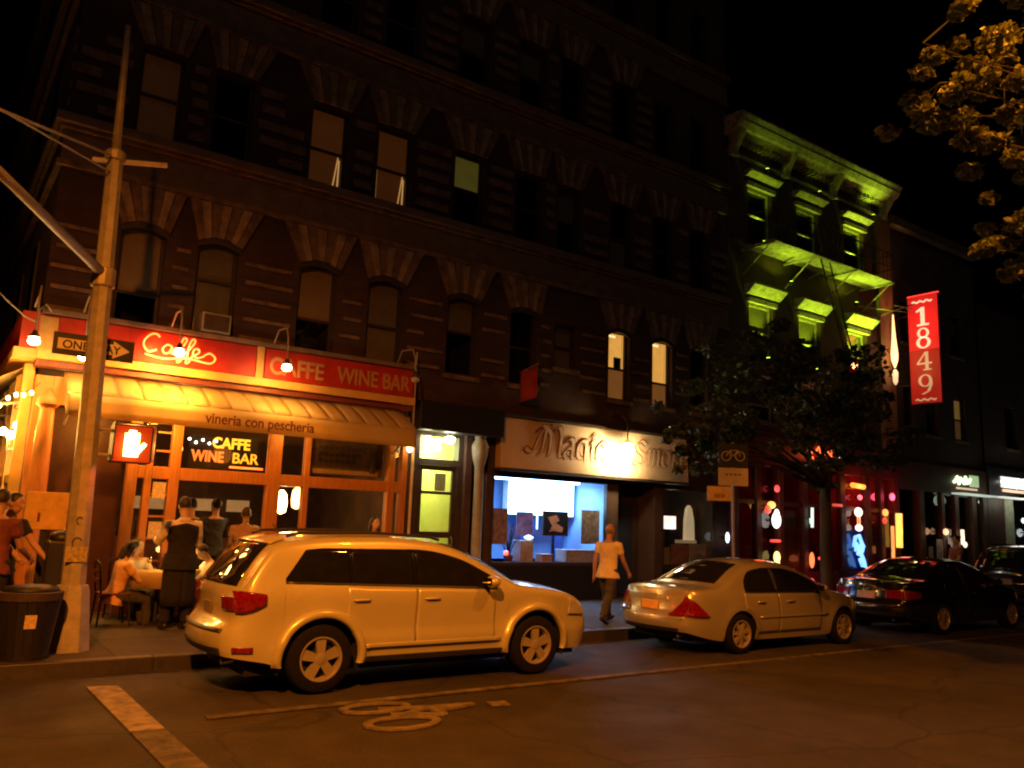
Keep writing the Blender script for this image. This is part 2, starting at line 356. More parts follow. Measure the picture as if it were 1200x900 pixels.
# fan voussoirs over the windows, each stone its own piece
for fl, (zb, zt) in enumerate(((6.36, 7.09), (9.6, 10.31), (12.82, 13.54))):
    for k, (a, b) in enumerate(WX):
        if fl == 2 and k > 7 or (k == 6 and fl == 0): continue
        gl = a - (WX[k - 1][1] if k else X0); gr = (WX[k + 1][0] if k < 9 else X1) - b
        eL, eR = min(.36, gl / 2 - .02), min(.36, gr / 2 - .02); nv = 7
        c = (a + b) / 2; hw_ = (b - a) / 2 + .03
        for i in range(nv):
            t0, t1 = i / nv + .006, (i + 1) / nv - .006
            zz = lambda t: zb + (.12 if fl == 0 else .03) * (1 - (2 * t - 1) ** 2)
            xb0, xb1 = c - hw_ + 2 * hw_ * t0, c - hw_ + 2 * hw_ * t1
            xt0, xt1 = a - eL + (b - a + eL + eR) * t0, a - eL + (b - a + eL + eR) * t1
            d = .05 + (.03 if i % 2 == 0 else 0) + .01 * random.random()
            MB().prism_y([(xb0, zz(t0)), (xb1, zz(t1)), (xt1, zt), (xt0, zt)], YF - d, YF + .06).build('voussoir', M['stone'] if i % 2 else M['stone2'], bA)
        if fl == 0:   # dark arched hood below the stones
            mb = MB()
            for i in range(10):
                t0, t1 = i / 10, (i + 1) / 10; f0, f1 = 6.355 + .12 * (1 - (2 * t0 - 1) ** 2), 6.355 + .12 * (1 - (2 * t1 - 1) ** 2)
                p0, p1 = a - .03 + (b - a + .06) * t0, a - .03 + (b - a + .06) * t1
                mb.prism_y([(p0, f0 - .1), (p1, f1 - .1), (p1, f1 - .004), (p0, f0 - .004)], YF - .035, YF + .05)
            mb.build('arch_hood', M['frame'], bA)
# pale band stones on the piers
piers = [(X0, 2.08)] + [(WX[i][1] + .1, WX[i + 1][0] - .1) for i in range(9)] + [(16.5, X1)]
for i, (a, b) in enumerate(piers):
    for (z0, nb, st, h, d, m) in ((4.78, 5, .33, .065, .035, M['stone2']), (8.12, 5, .31, .15, .045, M['stone2']), (11.35, 5, .31, .15, .045, M['stone2'])):
        if z0 > 11 and i > 8: continue
        for k in range(nb):
            e0 = a + .04 * ((k + i) % 2) + random.uniform(0, .03); e1 = b - .04 * ((k + i + 1) % 2) - random.uniform(0, .03)
            z = z0 + st * k + random.uniform(-.006, .006)
            segs = [(e0, e1)] if e1 - e0 < .75 else [(e0, e0 + (e1 - e0) * .48), (e0 + (e1 - e0) * .49, e1)]
            for p, q in segs:
                if random.random() < .14: continue     # stones lost or painted over
                MB().box(p, q, YF - d - random.uniform(0, .012), YF + .02, z, z + h).build('band_stone', m, bA)
# windows
lit_amb = em('amber lit blind', (1, .46, .09), .85, (.5, .4, .2)); lit_low = em('amber dim blind', (1, .36, .08), .16, (.4, .3, .2))
lit_warm = em('dim warm curtain', (1, .25, .04), .032, (.34, .2, .12)); lit_green = em('dim yellow green blind', (.9, .68, .10), .055, (.3, .3, .15)); slit = em('lamp lit curtain edge', (1, .5, .16), .55)
street_glow = em('pale blind with painted street glow', (1, .26, .05), .012, (.30, .2, .13))  # street light on the blind put in as a faint emission, no lamp behind
slit2 = em('bright lamp glimpse', (1, .75, .4), 1.6)
def window(a, b, z0, z1, upper, lower, mid=.5, name='window', back=M['void'], fm=None, par=None, Y=YF):
    fm = fm or M['frame']; par = par or bA; y = Y + .12; zm = z0 + (z1 - z0) * mid; t = .05
    mb = MB(); mb.box(a, a + t, y, y + .06, z0, z1); mb.box(b - t, b, y, y + .06, z0, z1); mb.box(a + t, b - t, y, y + .06, z0, z0 + t + .02); mb.box(a + t, b - t, y, y + .06, z1 - t, z1)
    w = mb.build(name, fm, par)
    MB().box(a + t, b - t, y + .003, y + .05, zm - .025, zm + .025).build('meeting_rail', fm, w)
    MB().box(a + t, b - t, y + .02, y + .026, zm + .025, z1 - t).build('pane', M['glass'], w)
    MB().box(a + t, b - t, y + .034, y + .04, z0 + t + .02, zm - .025).build('pane', M['glass'], w)
    MB().box(a - .06, b + .06, Y - .07, Y + .11, z0 - .09, z0 + .004).build('sill', M['stone2'], w)
    for (m, p, q) in ((upper, zm, z1 - .03), (lower, z0 + .03, zm)):
        if m: MB().box(a + .02, b - .02, y + .075, y + .085, p + .001, q).build('blind', m, w)
    mb = MB(); mb.add([(a, y + .12, z0), (b, y + .12, z0), (b, y + .12, z1), (a, y + .12, z1), (a, y + .7, z0), (b, y + .7, z0), (b, y + .7, z1), (a, y + .7, z1)],
                      [(0, 1, 5, 4), (3, 7, 6, 2), (0, 4, 7, 3), (1, 2, 6, 5), (4, 5, 6, 7)]); mb.build('dark_room', back, w)
    return w
B, G = M['blind'], M['blindg']
cfg2 = [(B, None, .33), (G, G, .6), (B, None, .38), (G, G, .45), (G, None, .55), (None, None, .5), (G, G, .5), (lit_amb, lit_low, .46), (lit_amb, lit_low, .36), (None, None, .5)]
for k, (a, b) in enumerate(WX):
    z0, z1 = (5.25, 6.28) if k == 6 else (4.72, 6.42)
    u, l, m_ = cfg2[k]; w = window(a, b, z0, z1, u, l, m_)
    if k in (7, 8):   # lit rooms: curtain edge, lamp glimpse, dark box on the rail
        MB().box(b - .12, b - .085, YF + .185, YF + .19, z0 + (z1 - z0) * m_ + .03, z1 - .06).build('curtain', slit, w)
        MB().box(a + .1, b - .3, YF + .185, YF + .19, z1 - .14, z1 - .09).build('lamp_glow', slit2, w)
    if k == 7: MB().box(a + .33, a + .55, YF + .175, YF + .19, z0 + (z1 - z0) * m_ + .026, z0 + (z1 - z0) * m_ + .3).build('dark_box', M['black'], w)
    if k == 1:
        ac = MB().box(a + .1, b - .12, YF - .32, YF + .12, 4.74, 5.08).build('air_conditioner', M['steel'], w, bevel=.012)
        mb = MB()
        mb.box(a + .13, b - .15, YF - .326, YF - .319, 4.78, 5.045)
        mb.build('grille', M['frame'], w)
cfg3 = [(street_glow, street_glow, .5), (None, None, .5), (lit_warm, lit_warm, .47), (lit_warm, lit_warm, .47), (lit_green, None, .52), (None, None, .5), (G, None, .5), (None, G, .5), (None, None, .5), (None, None, .5)]
for k, (a, b) in enumerate(WX):
    u, l, m_ = cfg3[k]; w = window(a, b, 7.97, 9.58, u, l, m_)
    if k in (2, 3):
        MB().hexa([(b - .20, YF + .186, 8.02), (b - .175, YF + .186, 8.02), (b - .175, YF + .19, 8.02), (b - .20, YF + .19, 8.02), (b - .12, YF + .186, 8.7), (b - .1, YF + .186, 8.7), (b - .1, YF + .19, 8.7), (b - .12, YF + .19, 8.7)]).build('curtain', slit, w)
        MB().box(b - .1, b - .07, YF + .186, YF + .19, 8.05, 8.65).build('curtain', slit, w)
    if k == 3: MB().box(a + .06, a + .09, YF + .186, YF + .19, 8.02, 8.7).build('curtain', slit, w)
for k, (a, b) in enumerate(WX[:8]): window(a, b, 11.2, 12.8, G if k in (0, 4, 5) else None, None)
for k, (a, b) in enumerate(WX): 
    if k < 4: window(a, b, 14.5, 16.0, None, None)
# side street face: band stones and cornices already wrap; a few dark windows
for j, y in enumerate((16.2, 18.8)):
    for z in (4.75, 8.0):
        mb = MB(); mb.box(X0 - .03, X0 + .02, y, y + .75, z, z + 1.6); ww = mb.build('side_window', M['frame'], bA)
        MB().box(X0 - .036, X0 - .03, y + .06, y + .69, z + .06, z + 1.54).build('pane', M['glass'], ww)
for k in range(5):
    for z0 in (8.12, 11.35): MB().box(X0 - .04, X0 + .02, YF + .0, YF + 1.7, z0 + .31 * k, z0 + .31 * k + .15).build('band_stone', M['stone2'], bA)

# ---- ground floor structure under the upper wall: lintel beam, piers, party walls
MB().box(X0, X1, YF + .02, YF + .5, 3.86, 4.05).build('lintel_beam', M['frame'], bA)
for a, b in ((7.66, 7.97), (9.07, 9.22), (9.6, 9.72), (16.62, X1)): MB().box(a, b, YF + .01, YF + 2.6, 0, 3.86).build('party_wall', M['brick2'], bA)

# ================================================================== CAFE FRONT
intw = mat('cafe interior plaster', (.075, .042, .024), .85, var=.5, scale=2)
def room(x0, x1, y0, y1, z0, z1, m, par, name='interior'):
    mb = MB(); mb.add([(x0, y0, z0), (x1, y0, z0), (x1, y0, z1), (x0, y0, z1), (x0, y1, z0), (x1, y1, z0), (x1, y1, z1), (x0, y1, z1)],
                      [(0, 1, 5, 4), (3, 7, 6, 2), (0, 4, 7, 3), (1, 2, 6, 5), (4, 5, 6, 7)])
    return mb.build(name, m, par)
room(1.3, 7.64, YF + .1, 19, .152, 3.84, intw, bA)
Yc = YF - .15
post = lambda a, b, z0=.15, z1=3.72, m=M['wood'], d=.16: MB().box(a, b, Yc, Yc + d, z0, z1).build('shopfront_post', m, bA, bevel=.012)
for a, b in ((1.25, 1.5), (2.66, 2.82), (2.93, 3.04), (3.3, 3.46), (4.92, 5.15), (5.58, 5.68), (7.24, 7.38), (7.52, 7.64)): post(a, b)
for a, b, z0, z1 in ((2.82, 2.93, 0, 0), (3.46, 4.92, 0, 0), (5.15, 5.58, 0, 0), (5.68, 7.24, 0, 0), (7.38, 7.52, 0, 0), (3.04, 3.3, 0, 0)):
    MB().box(a, b, Yc + .012, Yc + .14, 2.26, 2.46).build('transom', M['wood'], bA, bevel=.008)
    MB().box(a, b, Yc + .012, Yc + .14, 3.5, 3.72).build('head_rail', M['wood'], bA)
    MB().box(a, b, Yc + .012, Yc + .14, .15, .72).build('stall_riser', M['woodd'], bA)
    MB().box(a, b, Yc + .07, Yc + .078, 2.46, 3.5).build('pane', M['sglass'], bA)
    MB().box(a, b, Yc + .07, Yc + .078, .72, 2.26).build('pane', M['sglass'], bA)
# narrow sidelight glazing bars and notices
for z in (.95, 1.3, 1.65, 2.0, 2.7, 3.0):
    MB().box(3.04, 3.3, Yc + .05, Yc + .1, z, z + .03).build('glazing_bar', M['wood'], bA)
pap = mat('pinned paper notice', (.55, .42, .28), .8, var=.35, scale=30)
for z in (1.32, 1.95): MB().box(3.07, 3.27, Yc + .03, Yc + .045, z, z + .26).build('notice', pap, bA)
# recessed entrance, dark red doors
MB().box(1.5, 2.66, YF + .3, YF + .36, .15, 3.3).build('door', mat('dark maroon door paint', (.045, .010, .007), .5, var=.3), bA)
MB().box(1.9, 2.3, YF + .285, YF + .3, .9, 2.2).build('door_glass', M['sglass'], bA)
MB().box(1.5, 2.66, Yc, Yc + .16, 3.3, 3.72).build('head_rail', M['wood'], bA)
# tapered corner column
MB().lathe([(.2, .15), (.2, .4), (.15, .45), (.13, 2.2), (.105, 3.2), (.16, 3.25), (.16, 3.32), (.02, 3.5)], (1.42, YF - .42, 0), 16).build('corner_column', M['wood'], bA, angle=40)
# mouldings, fascia backing
Yo = YF - .26
for (a, b, z0, z1, d, m, nm) in ((X0 - .02, 7.62, 3.94, 4.08, .1, M['mould'], 'moulding'), (X0 - .02, 7.62, 3.84, 3.94, 0, M['woodd'], 'dark_recess'), (X0 - .02, 7.66, 4.64, 4.72, .08, M['cornice'], 'fascia_cap')):
    MB().box(a, b, Yo - d, YF + .005, z0, z1).build(nm, m, bA, bevel=.01)
MB().box(X0 - .02, 7.62, Yo + .02, YF + .004, 4.08, 4.64).build('fascia', M['redbd'], bA)
MB().box(4.5, 4.63, Yo - .03, Yo + .02, 4.08, 4.64).build('fascia_divider', M['mould'], bA, bevel=.01)
MB().box(X0 - .03, 1.44, Yo - .03, Yo + .02, 4.08, 4.6).build('fascia_end', M['mould'], bA, bevel=.01)
MB().tube([(7.62, Yo - .05, 3.1), (7.62, Yo - .05, 5.0)], .018, 8).build('conduit', M['steel'], bA)
MB().tube([(7.72, YF - .2, .2), (7.72, YF - .2, 3.2)], .03, 8).build('drain_pipe', M['wframe'], bA)
# side street front
MB().box(X0 - .26, X0 + .01, YF - .28, YF + 9, 4.08, 4.64).build('fascia', M['redbd'], bA)
MB().box(X0 - .32, X0 + .01, YF - .28, YF + 9, 3.94, 4.08).build('moulding', M['mould'], bA)
for k in range(5):
    y = YF + .1 + k * 1.2
    MB().box(X0 - .12, X0 + .03, y, y + .12, .15, 3.9).build('shopfront_post', M['mould'], bA, bevel=.01)
    for z, h in ((.15, .6), (2.1, .12), (3.3, .14)): MB().box(X0 - .1, X0 + .03, y + .12, y + 1.2, z, z + h).build('transom', M['mould'], bA)
    MB().box(X0 - .02, X0 - .012, y + .12, y + 1.2, .75, 3.3).build('pane', M['sglass'], bA)
for k in (0, 1, 2):   # back bar inside
    MB().box(3.3 + k * 1.35, 4.55 + k * 1.35, 18.6, 18.9, .15, 1.2).build('back_bar', M['woodd'], bA)
mir = em('back bar mirror painted glow', (1, .52, .2), .20, (.6, .5, .4), 9)  # lit gleam of the mirrors put into their colour as emission
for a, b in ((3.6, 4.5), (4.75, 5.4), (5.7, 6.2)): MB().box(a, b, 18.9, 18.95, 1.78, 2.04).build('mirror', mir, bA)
bm_ = MB().lathe([(.035, 0), (.035, .17), (.013, .22), (.013, .29), (.01, .3)], n=8).mesh('bottle', smooth=True); bm_.materials.append(mat('bottle glass', (.16, .12, .04), .12, var=.7, scale=1.5))
for k in range(22):
    o = bpy.data.objects.new('bottle', bm_); COL.objects.link(o); o.location = (3.4 + .18 * k, 18.72 + .05 * (k % 2), 1.203); o.scale = (1.2, 1.2, .85 + .1 * ((k * 7) % 5) / 2)
    tag(o, 'small bottle standing in the row on the back bar inside the cafe', 'bottle', 'bottles on the cafe back bar')
# ---- sign boards of the cafe
def poly_tube(name, strokes, m, par, loc, s, r, shear=0, kind=None):
    mb = MB()
    for st in strokes:
        P = [Vector((loc[0] + (x + shear * z) * s, loc[1], loc[2] + z * s)) for x, z in st]
        # smooth the polyline
        Q = []
        for i in range(len(P) - 1):
            p0, p1, p2, p3 = P[max(i - 1, 0)], P[i], P[i + 1], P[min(i + 2, len(P) - 1)]
            for k in range(5):
                t = k / 5; Q.append(.5 * ((2 * p1) + (p2 - p0) * t + (2 * p0 - 5 * p1 + 4 * p2 - p3) * t * t + (3 * p1 - p0 - 3 * p2 + p3) * t ** 3))
        Q.append(P[-1]); mb.tube(Q, r, 6)
    return mb.build(name, m, par, smooth=True)
neon_r = em('red neon', (1, .10, .015), 5); neon_o = em('orange neon', (1, .17, .02), 2.4); neon_y = em('yellow neon', (1, .62, .06), 5)
s1 = thing('cafe_sign', 'red fascia board with glowing looped script Caffe behind the one way sign', 'sign', (3, Yo, 4.08))
MB().box(1.46, 4.49, Yo - .02, Yo + .018, 4.1, 4.62).build('board', M['redbd'], s1, bevel=.006)
ys_ = Yo - .07
script = [[(.9, .85), (.75, 1.0), (.45, .95), (.15, .6), (.15, .25), (.4, .0), (.8, .15)],
          [(1.55, .45), (1.3, .5), (1.1, .25), (1.2, .03), (1.45, .1), (1.58, .45), (1.55, .1), (1.75, .05)],
          [(1.75, .05), (2.1, .5), (2.3, .9), (2.15, 1.0), (2.0, .6), (1.95, 0), (1.9, -.35), (2.05, -.3), (2.2, .05)],
          [(2.2, .05), (2.55, .5), (2.75, .9), (2.6, 1.0), (2.45, .6), (2.4, 0), (2.35, -.35), (2.5, -.3), (2.65, .05)],
          [(2.65, .05), (3.0, .3), (2.95, .5), (2.75, .45), (2.7, .15), (2.95, .0), (3.3, .15)],
          [(.2, -.15), (1.2, -.28), (2.4, -.1), (3.6, -.22), (3.9, .1), (3.6, .35), (3.3, .2)]]
poly_tube('neon_script', script, neon_o, s1, (2.62, ys_, 4.27), .3, .017)
for x in (2.8, 3.3): light('POINT', (x, ys_ - .05, 4.32), (1, .12, .02), 16, s1, .08)
s2 = thing('cafe_name_board', 'red fascia board with faded gold capitals CAFFE WINE BAR over the awning', 'sign', (6.1, Yo, 4.08))
MB().box(4.66, 7.58, Yo - .02, Yo + .018, 4.1, 4.62).build('board', M['redbd'], s2, bevel=.006)
text('lettering', 'CAFFE', M['redlet'], (4.72, Yo - .045, 4.19), .42, s2, sx=.86, ext=.012, bold=.008)
text('lettering', 'WINE BAR', M['redlet'], (6.0, Yo - .045, 4.19), .42, s2, sx=.76, ext=.012, bold=.008)
# gooseneck floodlights over the boards
bulbw = em('white hot bulb', (1, .78, .42), 60); shade = mat('lamp shade metal', (.12, .10, .08), .4, .5)
def flood(x, label, e=55, zb=4.18, aimx=0, y=YF - .26, on=True):
    t = thing('floodlight', label, 'lamp', (x, y, 4.72), 'floodlights along the cafe fascia')
    MB().tube([(x, y - .05, 4.7), (x + .04, y - .15, 4.95), (x, y - .65, 4.9), (x - .02, y - .81, 4.7), (x - .02, y - .84, zb + .12)], .014, 8).build('arm', M['steel'], t, smooth=True)
    MB().lathe([(.03, .15), (.04, .11), (.09, .065), (.095, .055), (.085, .055)], (x - .02, y - .84, zb), 14).build('lamp_shade', shade, t, smooth=True)  # cap added over the bulb to keep its light off the wall above
    MB().ellipsoid((x - .02, y - .84, zb), .08, .08, .055, 12, 8).build('lamp_bulb', bulbw if on else M['wframe'], t, smooth=True)
    if on: light('SPOT', (x - .02, y - .84, zb - .07), WARM, e * 1.25, t, .08, aim=(x + aimx, y + .1, zb - .9), angle=155, blend=.9)
flood(1.1, 'bright floodlight at the street corner end of the cafe fascia', 75, 4.05)
flood(1.75, 'low bright floodlight just left of the street pole under the one way sign', 60, 3.92)
flood(3.05, 'floodlight hanging in front of the script Caffe sign', 330)
flood(4.77, 'floodlight hanging in front of the gold capitals of the name board', 95)
flood(7.2, 'unlit floodlight over the right end of the name board', 0, 4.3, on=False)
# ---- awning
aw = thing('awning', 'cream ribbed awning with vineria con pescheria printed on its valance', 'awning', (4.6, YF - .16, 3.82))
pts = [(YF - .16, 3.82), (13.72, 3.63), (13.36, 3.40)]
AX = [1.62 + i * (7.36 - 1.62) / 17 for i in range(18)]
for i in range(17):
    a, b = AX[i] + .006, AX[i + 1] - .006
    rows = []
    for y, z in [(YF - .16, 3.82), (13.96, 3.735), (13.72, 3.625), (13.5, 3.5), (13.36, 3.40)]:
        rows.append([(a + (b - a) * t, y, z + .012 * math.sin(math.pi * t)) for t in (0, .25, .5, .75, 1)])
    o = MB().grid(rows).build('awning_panel', M['cream'] if i % 3 else M['cream2'], aw, smooth=True); sm = o.modifiers.new('thick', 'SOLIDIFY'); sm.thickness = .008
for x in AX: MB().tube([(x, YF - .17, 3.812), (x, 13.72, 3.617), (x, 13.37, 3.392)], .013, 6).build('awning_rib', M['cream2'], aw, smooth=True)
rows = [[(x, 13.352 + .010 * math.sin(x * 9) * (3.4 - z) / .33, z) for x in np.linspace(1.62, 7.36, 70)] for z in (3.40, 3.29, 3.18, 3.07)]
o = MB().grid(rows).build('valance', M['cream'], aw, smooth=True); sm = o.modifiers.new('thick', 'SOLIDIFY'); sm.thickness = .008
for x in (1.62, 7.36): MB().prism_x([(YF - .16, 3.81), (13.72, 3.615), (13.36, 3.39), (13.36, 3.08), (13.9, 3.4)], x - .004, x + .004).build('awning_cheek', M['cream2'], aw)
MB().tube([(1.6, 13.38, 3.395), (7.38, 13.38, 3.395)], .02, 8).build('front_bar', M['steel'], aw)
for x in (1.7, 7.3): MB().tube([(x, 13.4, 3.37), (x, YF - .16, 3.0)], .016, 8).build('support_arm', M['steel'], aw)
text('lettering', 'vineria con pescheria', M['ink'], (3.56, 13.328, 3.155), .235, aw, sx=.90, ext=.004, bold=.004)
# side street awning
sa = thing('side_awning', 'short canvas awning over the side street tables at the corner', 'awning', (1.0, YF + 4, 3.8))
for k in range(8):
    y0 = YF + .1 + k * .9; rows = [[(X0 - .1 - d, y0 + .006 + .888 * t, 3.85 - .62 * d + .012 * math.sin(math.pi * t)) for t in (0, .25, .5, .75, 1)] for d in (0, .4, .8, 1.2)]
    o = MB().grid(rows).build('awning_panel', M['cream'], sa, smooth=True); o.modifiers.new('thick', 'SOLIDIFY').thickness = .008
MB().box(X0 - 1.31, X0 - 1.3, YF + .1, YF + 7.3, 2.85, 3.11).build('valance', M['cream'], sa)
for y in (YF + .12, YF + 2.5): MB().tube([(X0 - .1, y, 3.3), (X0 - 1.29, y, 3.08)], .02, 8).build('support_arm', M['steel'], sa)
fb = em('festoon bulb', (1, .62, .2), 25)
fs = thing('festoon_lights', 'string of small warm bulbs hanging under the side street awning', 'string lights', (.6, YF, 3.4))
P = [(1.28 - .09 * k, 13.75 + .07 * k, 3.55 - .06 * k - .05 * math.sin(k * 1.3)) for k in range(14)]
MB().tube(P, .006, 5).build('cable', M['black'], fs)
for k, p in enumerate(P[1::1]): MB().ellipsoid((p[0], p[1], p[2] - .05), .028, .028, .036, 8, 6).build('lamp_bulb', fb, fs, smooth=True)
light('POINT', (.7, 13.9, 3.2), (1, .48, .07), 80, fs, .1)
wl = thing('wall_lantern', 'twin globe wall lantern glowing by the side street door', 'lamp', (1.1, YF + .6, 2.8))
MB().tube([(1.24, YF + .7, 2.65), (1.05, YF + .55, 2.6), (1.05, YF + .5, 2.75)], .02, 8).build('bracket', M['steel'], wl)
for dx, dz in ((0, 0), (.07, .16), (-.1, .05)): MB().ellipsoid((1.07 + dx, YF + .5, 2.82 + dz), .055, .055, .06, 12, 8).build('globe', bulbw, wl, smooth=True)
light('POINT', (1.0, YF + .35, 2.85), (1, .5, .08), 70, wl, .08)
cab = thing('hanging_cable', 'slack pale cable looping from the cafe corner out of the picture', 'cable', (1.1, 13.7, 4.6))
MB().tube([(1.3, 13.75, 4.62), (1.22, 13.72, 4.72), (1.14, 13.72, 4.62), (1.13, 13.7, 4.42), (.95, 13.4, 4.42), (.75, 13.1, 4.5), (.3, 12.6, 4.75)], .012, 6).build('wire', M['steel'], cab, smooth=True)
# neon sign inside the cafe window
ns = thing('neon_window_sign', 'glowing red and yellow window sign reading CAFFE over WINE BAR', 'neon sign', (4.2, Yc + .2, 2.5))
MB().box(3.6, 4.88, Yc + .2, Yc + .21, 2.5, 3.05).build('backing', M['black'], ns)
text('neon_word', 'CAFFE', em('amber neon', (1, .50, .015), 1.7), (3.98, Yc + .185, 2.85), .25, ns, sx=.92, bold=.008)
text('neon_word', 'WINE', em('red orange neon', (1, .07, .008), 1.6), (3.66, Yc + .185, 2.61), .25, ns, sx=.82, bold=.008)
text('neon_word', 'BAR', em('yellow orange neon', (1, .36, .01), 1.8), (4.33, Yc + .185, 2.61), .25, ns, sx=1.0, bold=.003)
MB().box(4.3, 4.88, Yc + .18, Yc + .19, 2.52, 2.55).build('neon_bar', neon_r, ns)
for k in range(5): MB().ellipsoid((3.6 + .11 * k, Yc + .18, 2.96 - .05 * (k % 2)), .022, .02, .022, 8, 6).build('pea_bulb', em('pale bulb', (1, .8, .7), 12) if k == 0 else bpy.data.materials['pale bulb'], ns, smooth=True)
light('POINT', (4.2, Yc - .15, 2.75), (1, .25, .03), 6, ns, .2)
# faded lettering panel in the right transom
tp = thing('transom_panel', 'dim printed panel with a bottle drawing behind the upper right cafe window', 'sign', (6.4, Yc + .2, 2.5))
MB().box(5.75, 7.2, Yc + .2, Yc + .21, 2.52, 3.3).build('panel', mat('sooty brown panel', (.12, .07, .045), .7, var=.4, scale=9), tp)
for k, z in enumerate((3.0, 2.86, 2.74)):
    mb = MB()
    for q in range(9 - k): mb.box(5.9 + q * .11, 5.98 + q * .11, Yc + .19, Yc + .2, z, z + .05 + .03 * ((q * 7 + k) % 3) / 2)
    mb.build('worn_print', M['frame'], tp)
MB().lathe([(.06, 0), (.06, .28), (.02, .36), (.02, .46)], (6.98, Yc + .19, 2.6), 10).build('bottle_drawing', M['frame'], tp)
MB().box(5.8, 7.1, Yc + .185, Yc + .2, 2.54, 2.62).build('pale_strip', mat('pale strip', (.4, .28, .18), .7), tp)
# lamps inside
def pendant(x, y, z, s, label, e, c=(1, .62, .18), L=0.6):
    t = thing('pendant_lamp', label, 'lamp', (x, y, z), 'pendant lamps inside the cafe')
    MB().tube([(x, y, z + .1), (x, y, z + L)], .008, 6).build('cord', M['black'], t)
    MB().lathe([(.03, .2), (.09, .12), (.11, -.05), (.09, -.2), (.02, -.24)], (x, y, z), 14).build('lamp_globe', em('pendant glow', c, s), t, smooth=True)
    light('POINT', (x, y - .25, z), c, e, t, .1)
pendant(5.62, 15.3, 2.02, 22, 'tall glowing yellow lamp just behind the narrow middle cafe window', 26)
pendant(6.15, 15.9, 2.12, 9, 'small orange lamp behind the wide right cafe window', 12, (1, .4, .12))
pendant(4.0, 16.8, 3.0, 12, 'warm lamp high above the bar behind the left cafe window', 45, (1, .42, .10))
pendant(2.0, 15.8, 3.1, 12, 'warm lamp inside the cafe by the corner door', 35, (1, .4, .08))
post_lt = thing('post_lamp', 'small white lamp on the right corner post of the cafe', 'lamp', (7.58, 14.1, 3.2))
MB().ellipsoid((7.6, Yc - .12, 3.12), .06, .06, .09, 10, 8).build('lamp_bulb', em('pale corner bulb', (1, .65, .3), 9), post_lt, smooth=True)
MB().tube([(7.6, Yc, 3.2), (7.6, Yc - .12, 3.25)], .012, 6).build('arm', M['steel'], post_lt)
light('POINT', (7.6, Yc - .3, 3.0), WARM, 4, post_lt, .06)

for x, e, lab in ((3.05, 32, 'small bulb under the awning beside the left cafe post'), (5.3, 8, 'small bulb under the middle of the awning'), (2.2, 22, 'small bulb under the awning by the corner door')):
    t = thing('awning_lamp', lab, 'lamp', (x, 13.75, 3.2), 'bulbs under the awning')
    MB().tube([(x, YF - .14, 3.3), (x, 13.75, 3.36), (x, 13.72, 3.3)], .012, 6).build('arm', M['steel'], t); MB().ellipsoid((x, 13.72, 3.26), .045, .045, .055, 10, 8).build('lamp_bulb', em('awning bulb', (1, .6, .12), 25) if not bpy.data.materials.get('awning bulb') else bpy.data.materials['awning bulb'], t, smooth=True)
    light('POINT', (x, 13.68, 3.14), (1, .36, .04), e * 2.4, t, .06)
# ================================================================== ENTRANCE TO THE FLATS
grn = mat('yellow green lobby paint', (.55, .55, .20), .8, var=.12, scale=2)
room(7.99, 9.05, YF + .305, YF + 3.2, .152, 3.6, grn, bA, 'lobby')
def frame4(a, b, z0, z1, y0, y1, t, name, m, par):
    mb = MB(); mb.box(a, a + t, y0, y1, z0, z1); mb.box(b - t, b, y0, y1, z0, z1); mb.box(a + t, b - t, y0, y1, z0, z0 + t); mb.box(a + t, b - t, y0, y1, z1 - t, z1); return mb.build(name, m, par)
MB().box(7.98, 8.04, YF + .1, YF + .3, .15, 3.45).build('door_jamb', M['frame'], bA); MB().box(8.94, 9.06, YF + .1, YF + .3, .15, 3.45).build('door_jamb', M['frame'], bA)
MB().box(8.04, 8.94, YF + .1, YF + .3, 2.86, 2.98).build('door_head', M['frame'], bA); MB().box(7.98, 9.06, YF + .1, YF + .3, 3.45, 3.84).build('door_head', M['frame'], bA)
MB().box(8.04, 8.94, YF + .18, YF + .19, 2.98, 3.45).build('pane', M['sglass'], bA)
dr = frame4(8.05, 8.93, .17, 2.85, YF + .14, YF + .2, .09, 'door', M['frame'], bA)
for z in (1.42, 2.28): MB().box(8.14, 8.84, YF + .145, YF + .195, z, z + (.12 if z < 2 else .06)).build('door_rail', M['frame'], dr)
MB().box(8.14, 8.84, YF + .165, YF + .173, .26, 2.76).build('pane', M['sglass'], dr)
MB().tube([(8.86, YF + .13, 1.1), (8.86, YF + .08, 1.15), (8.86, YF + .08, 1.4), (8.86, YF + .13, 1.45)], .012, 6).build('handle', M['steel'], dr)
MB().box(8.45, 8.7, YF + .17, YF + .174, 2.35, 2.7).build('notice', mat('green notice', (.3, .36, .2), .7), dr)
hood = MB().box(7.72, 9.7, YF - .42, YF + .02, 3.5, 4.06).build('door_canopy', M['black'], bA, bevel=.01)
for x in (9.32,): MB().lathe([(.16, .15), (.16, .5), (.11, .56), (.10, 2.9), (.13, 2.95), (.17, 3.15), (.18, 3.3), (.12, 3.42), (.12, 3.5)], (x, YF - .12, 0), 16).build('entrance_column', mat('grey green stone column', (.26, .25, .2), .7, var=.2), bA, angle=40)
def ceil_lamp(x, y, z, s, label, e, c=(1, .92, .62), r=.1):
    t = thing('ceiling_lamp', label, 'lamp', (x, y, z), 'lamps over the flats entrance')
    MB().lathe([(r, .04), (r * 1.1, .02), (r, -.03), (r * .6, -.07), (.01, -.085)], (x, y, z), 14).build('lamp_glass', em('entrance lamp glow', c, s), t, smooth=True)
    MB().box(x - .05, x + .05, y - .05, y + .05, z + .04, z + .1).build('lamp_base', M['steel'], t)
    light('POINT', (x, y, z - .14), c, e, t, .08)
ceil_lamp(8.62, YF - .05, 3.38, 30, 'bright round lamp under the black canopy over the flats door', 8)
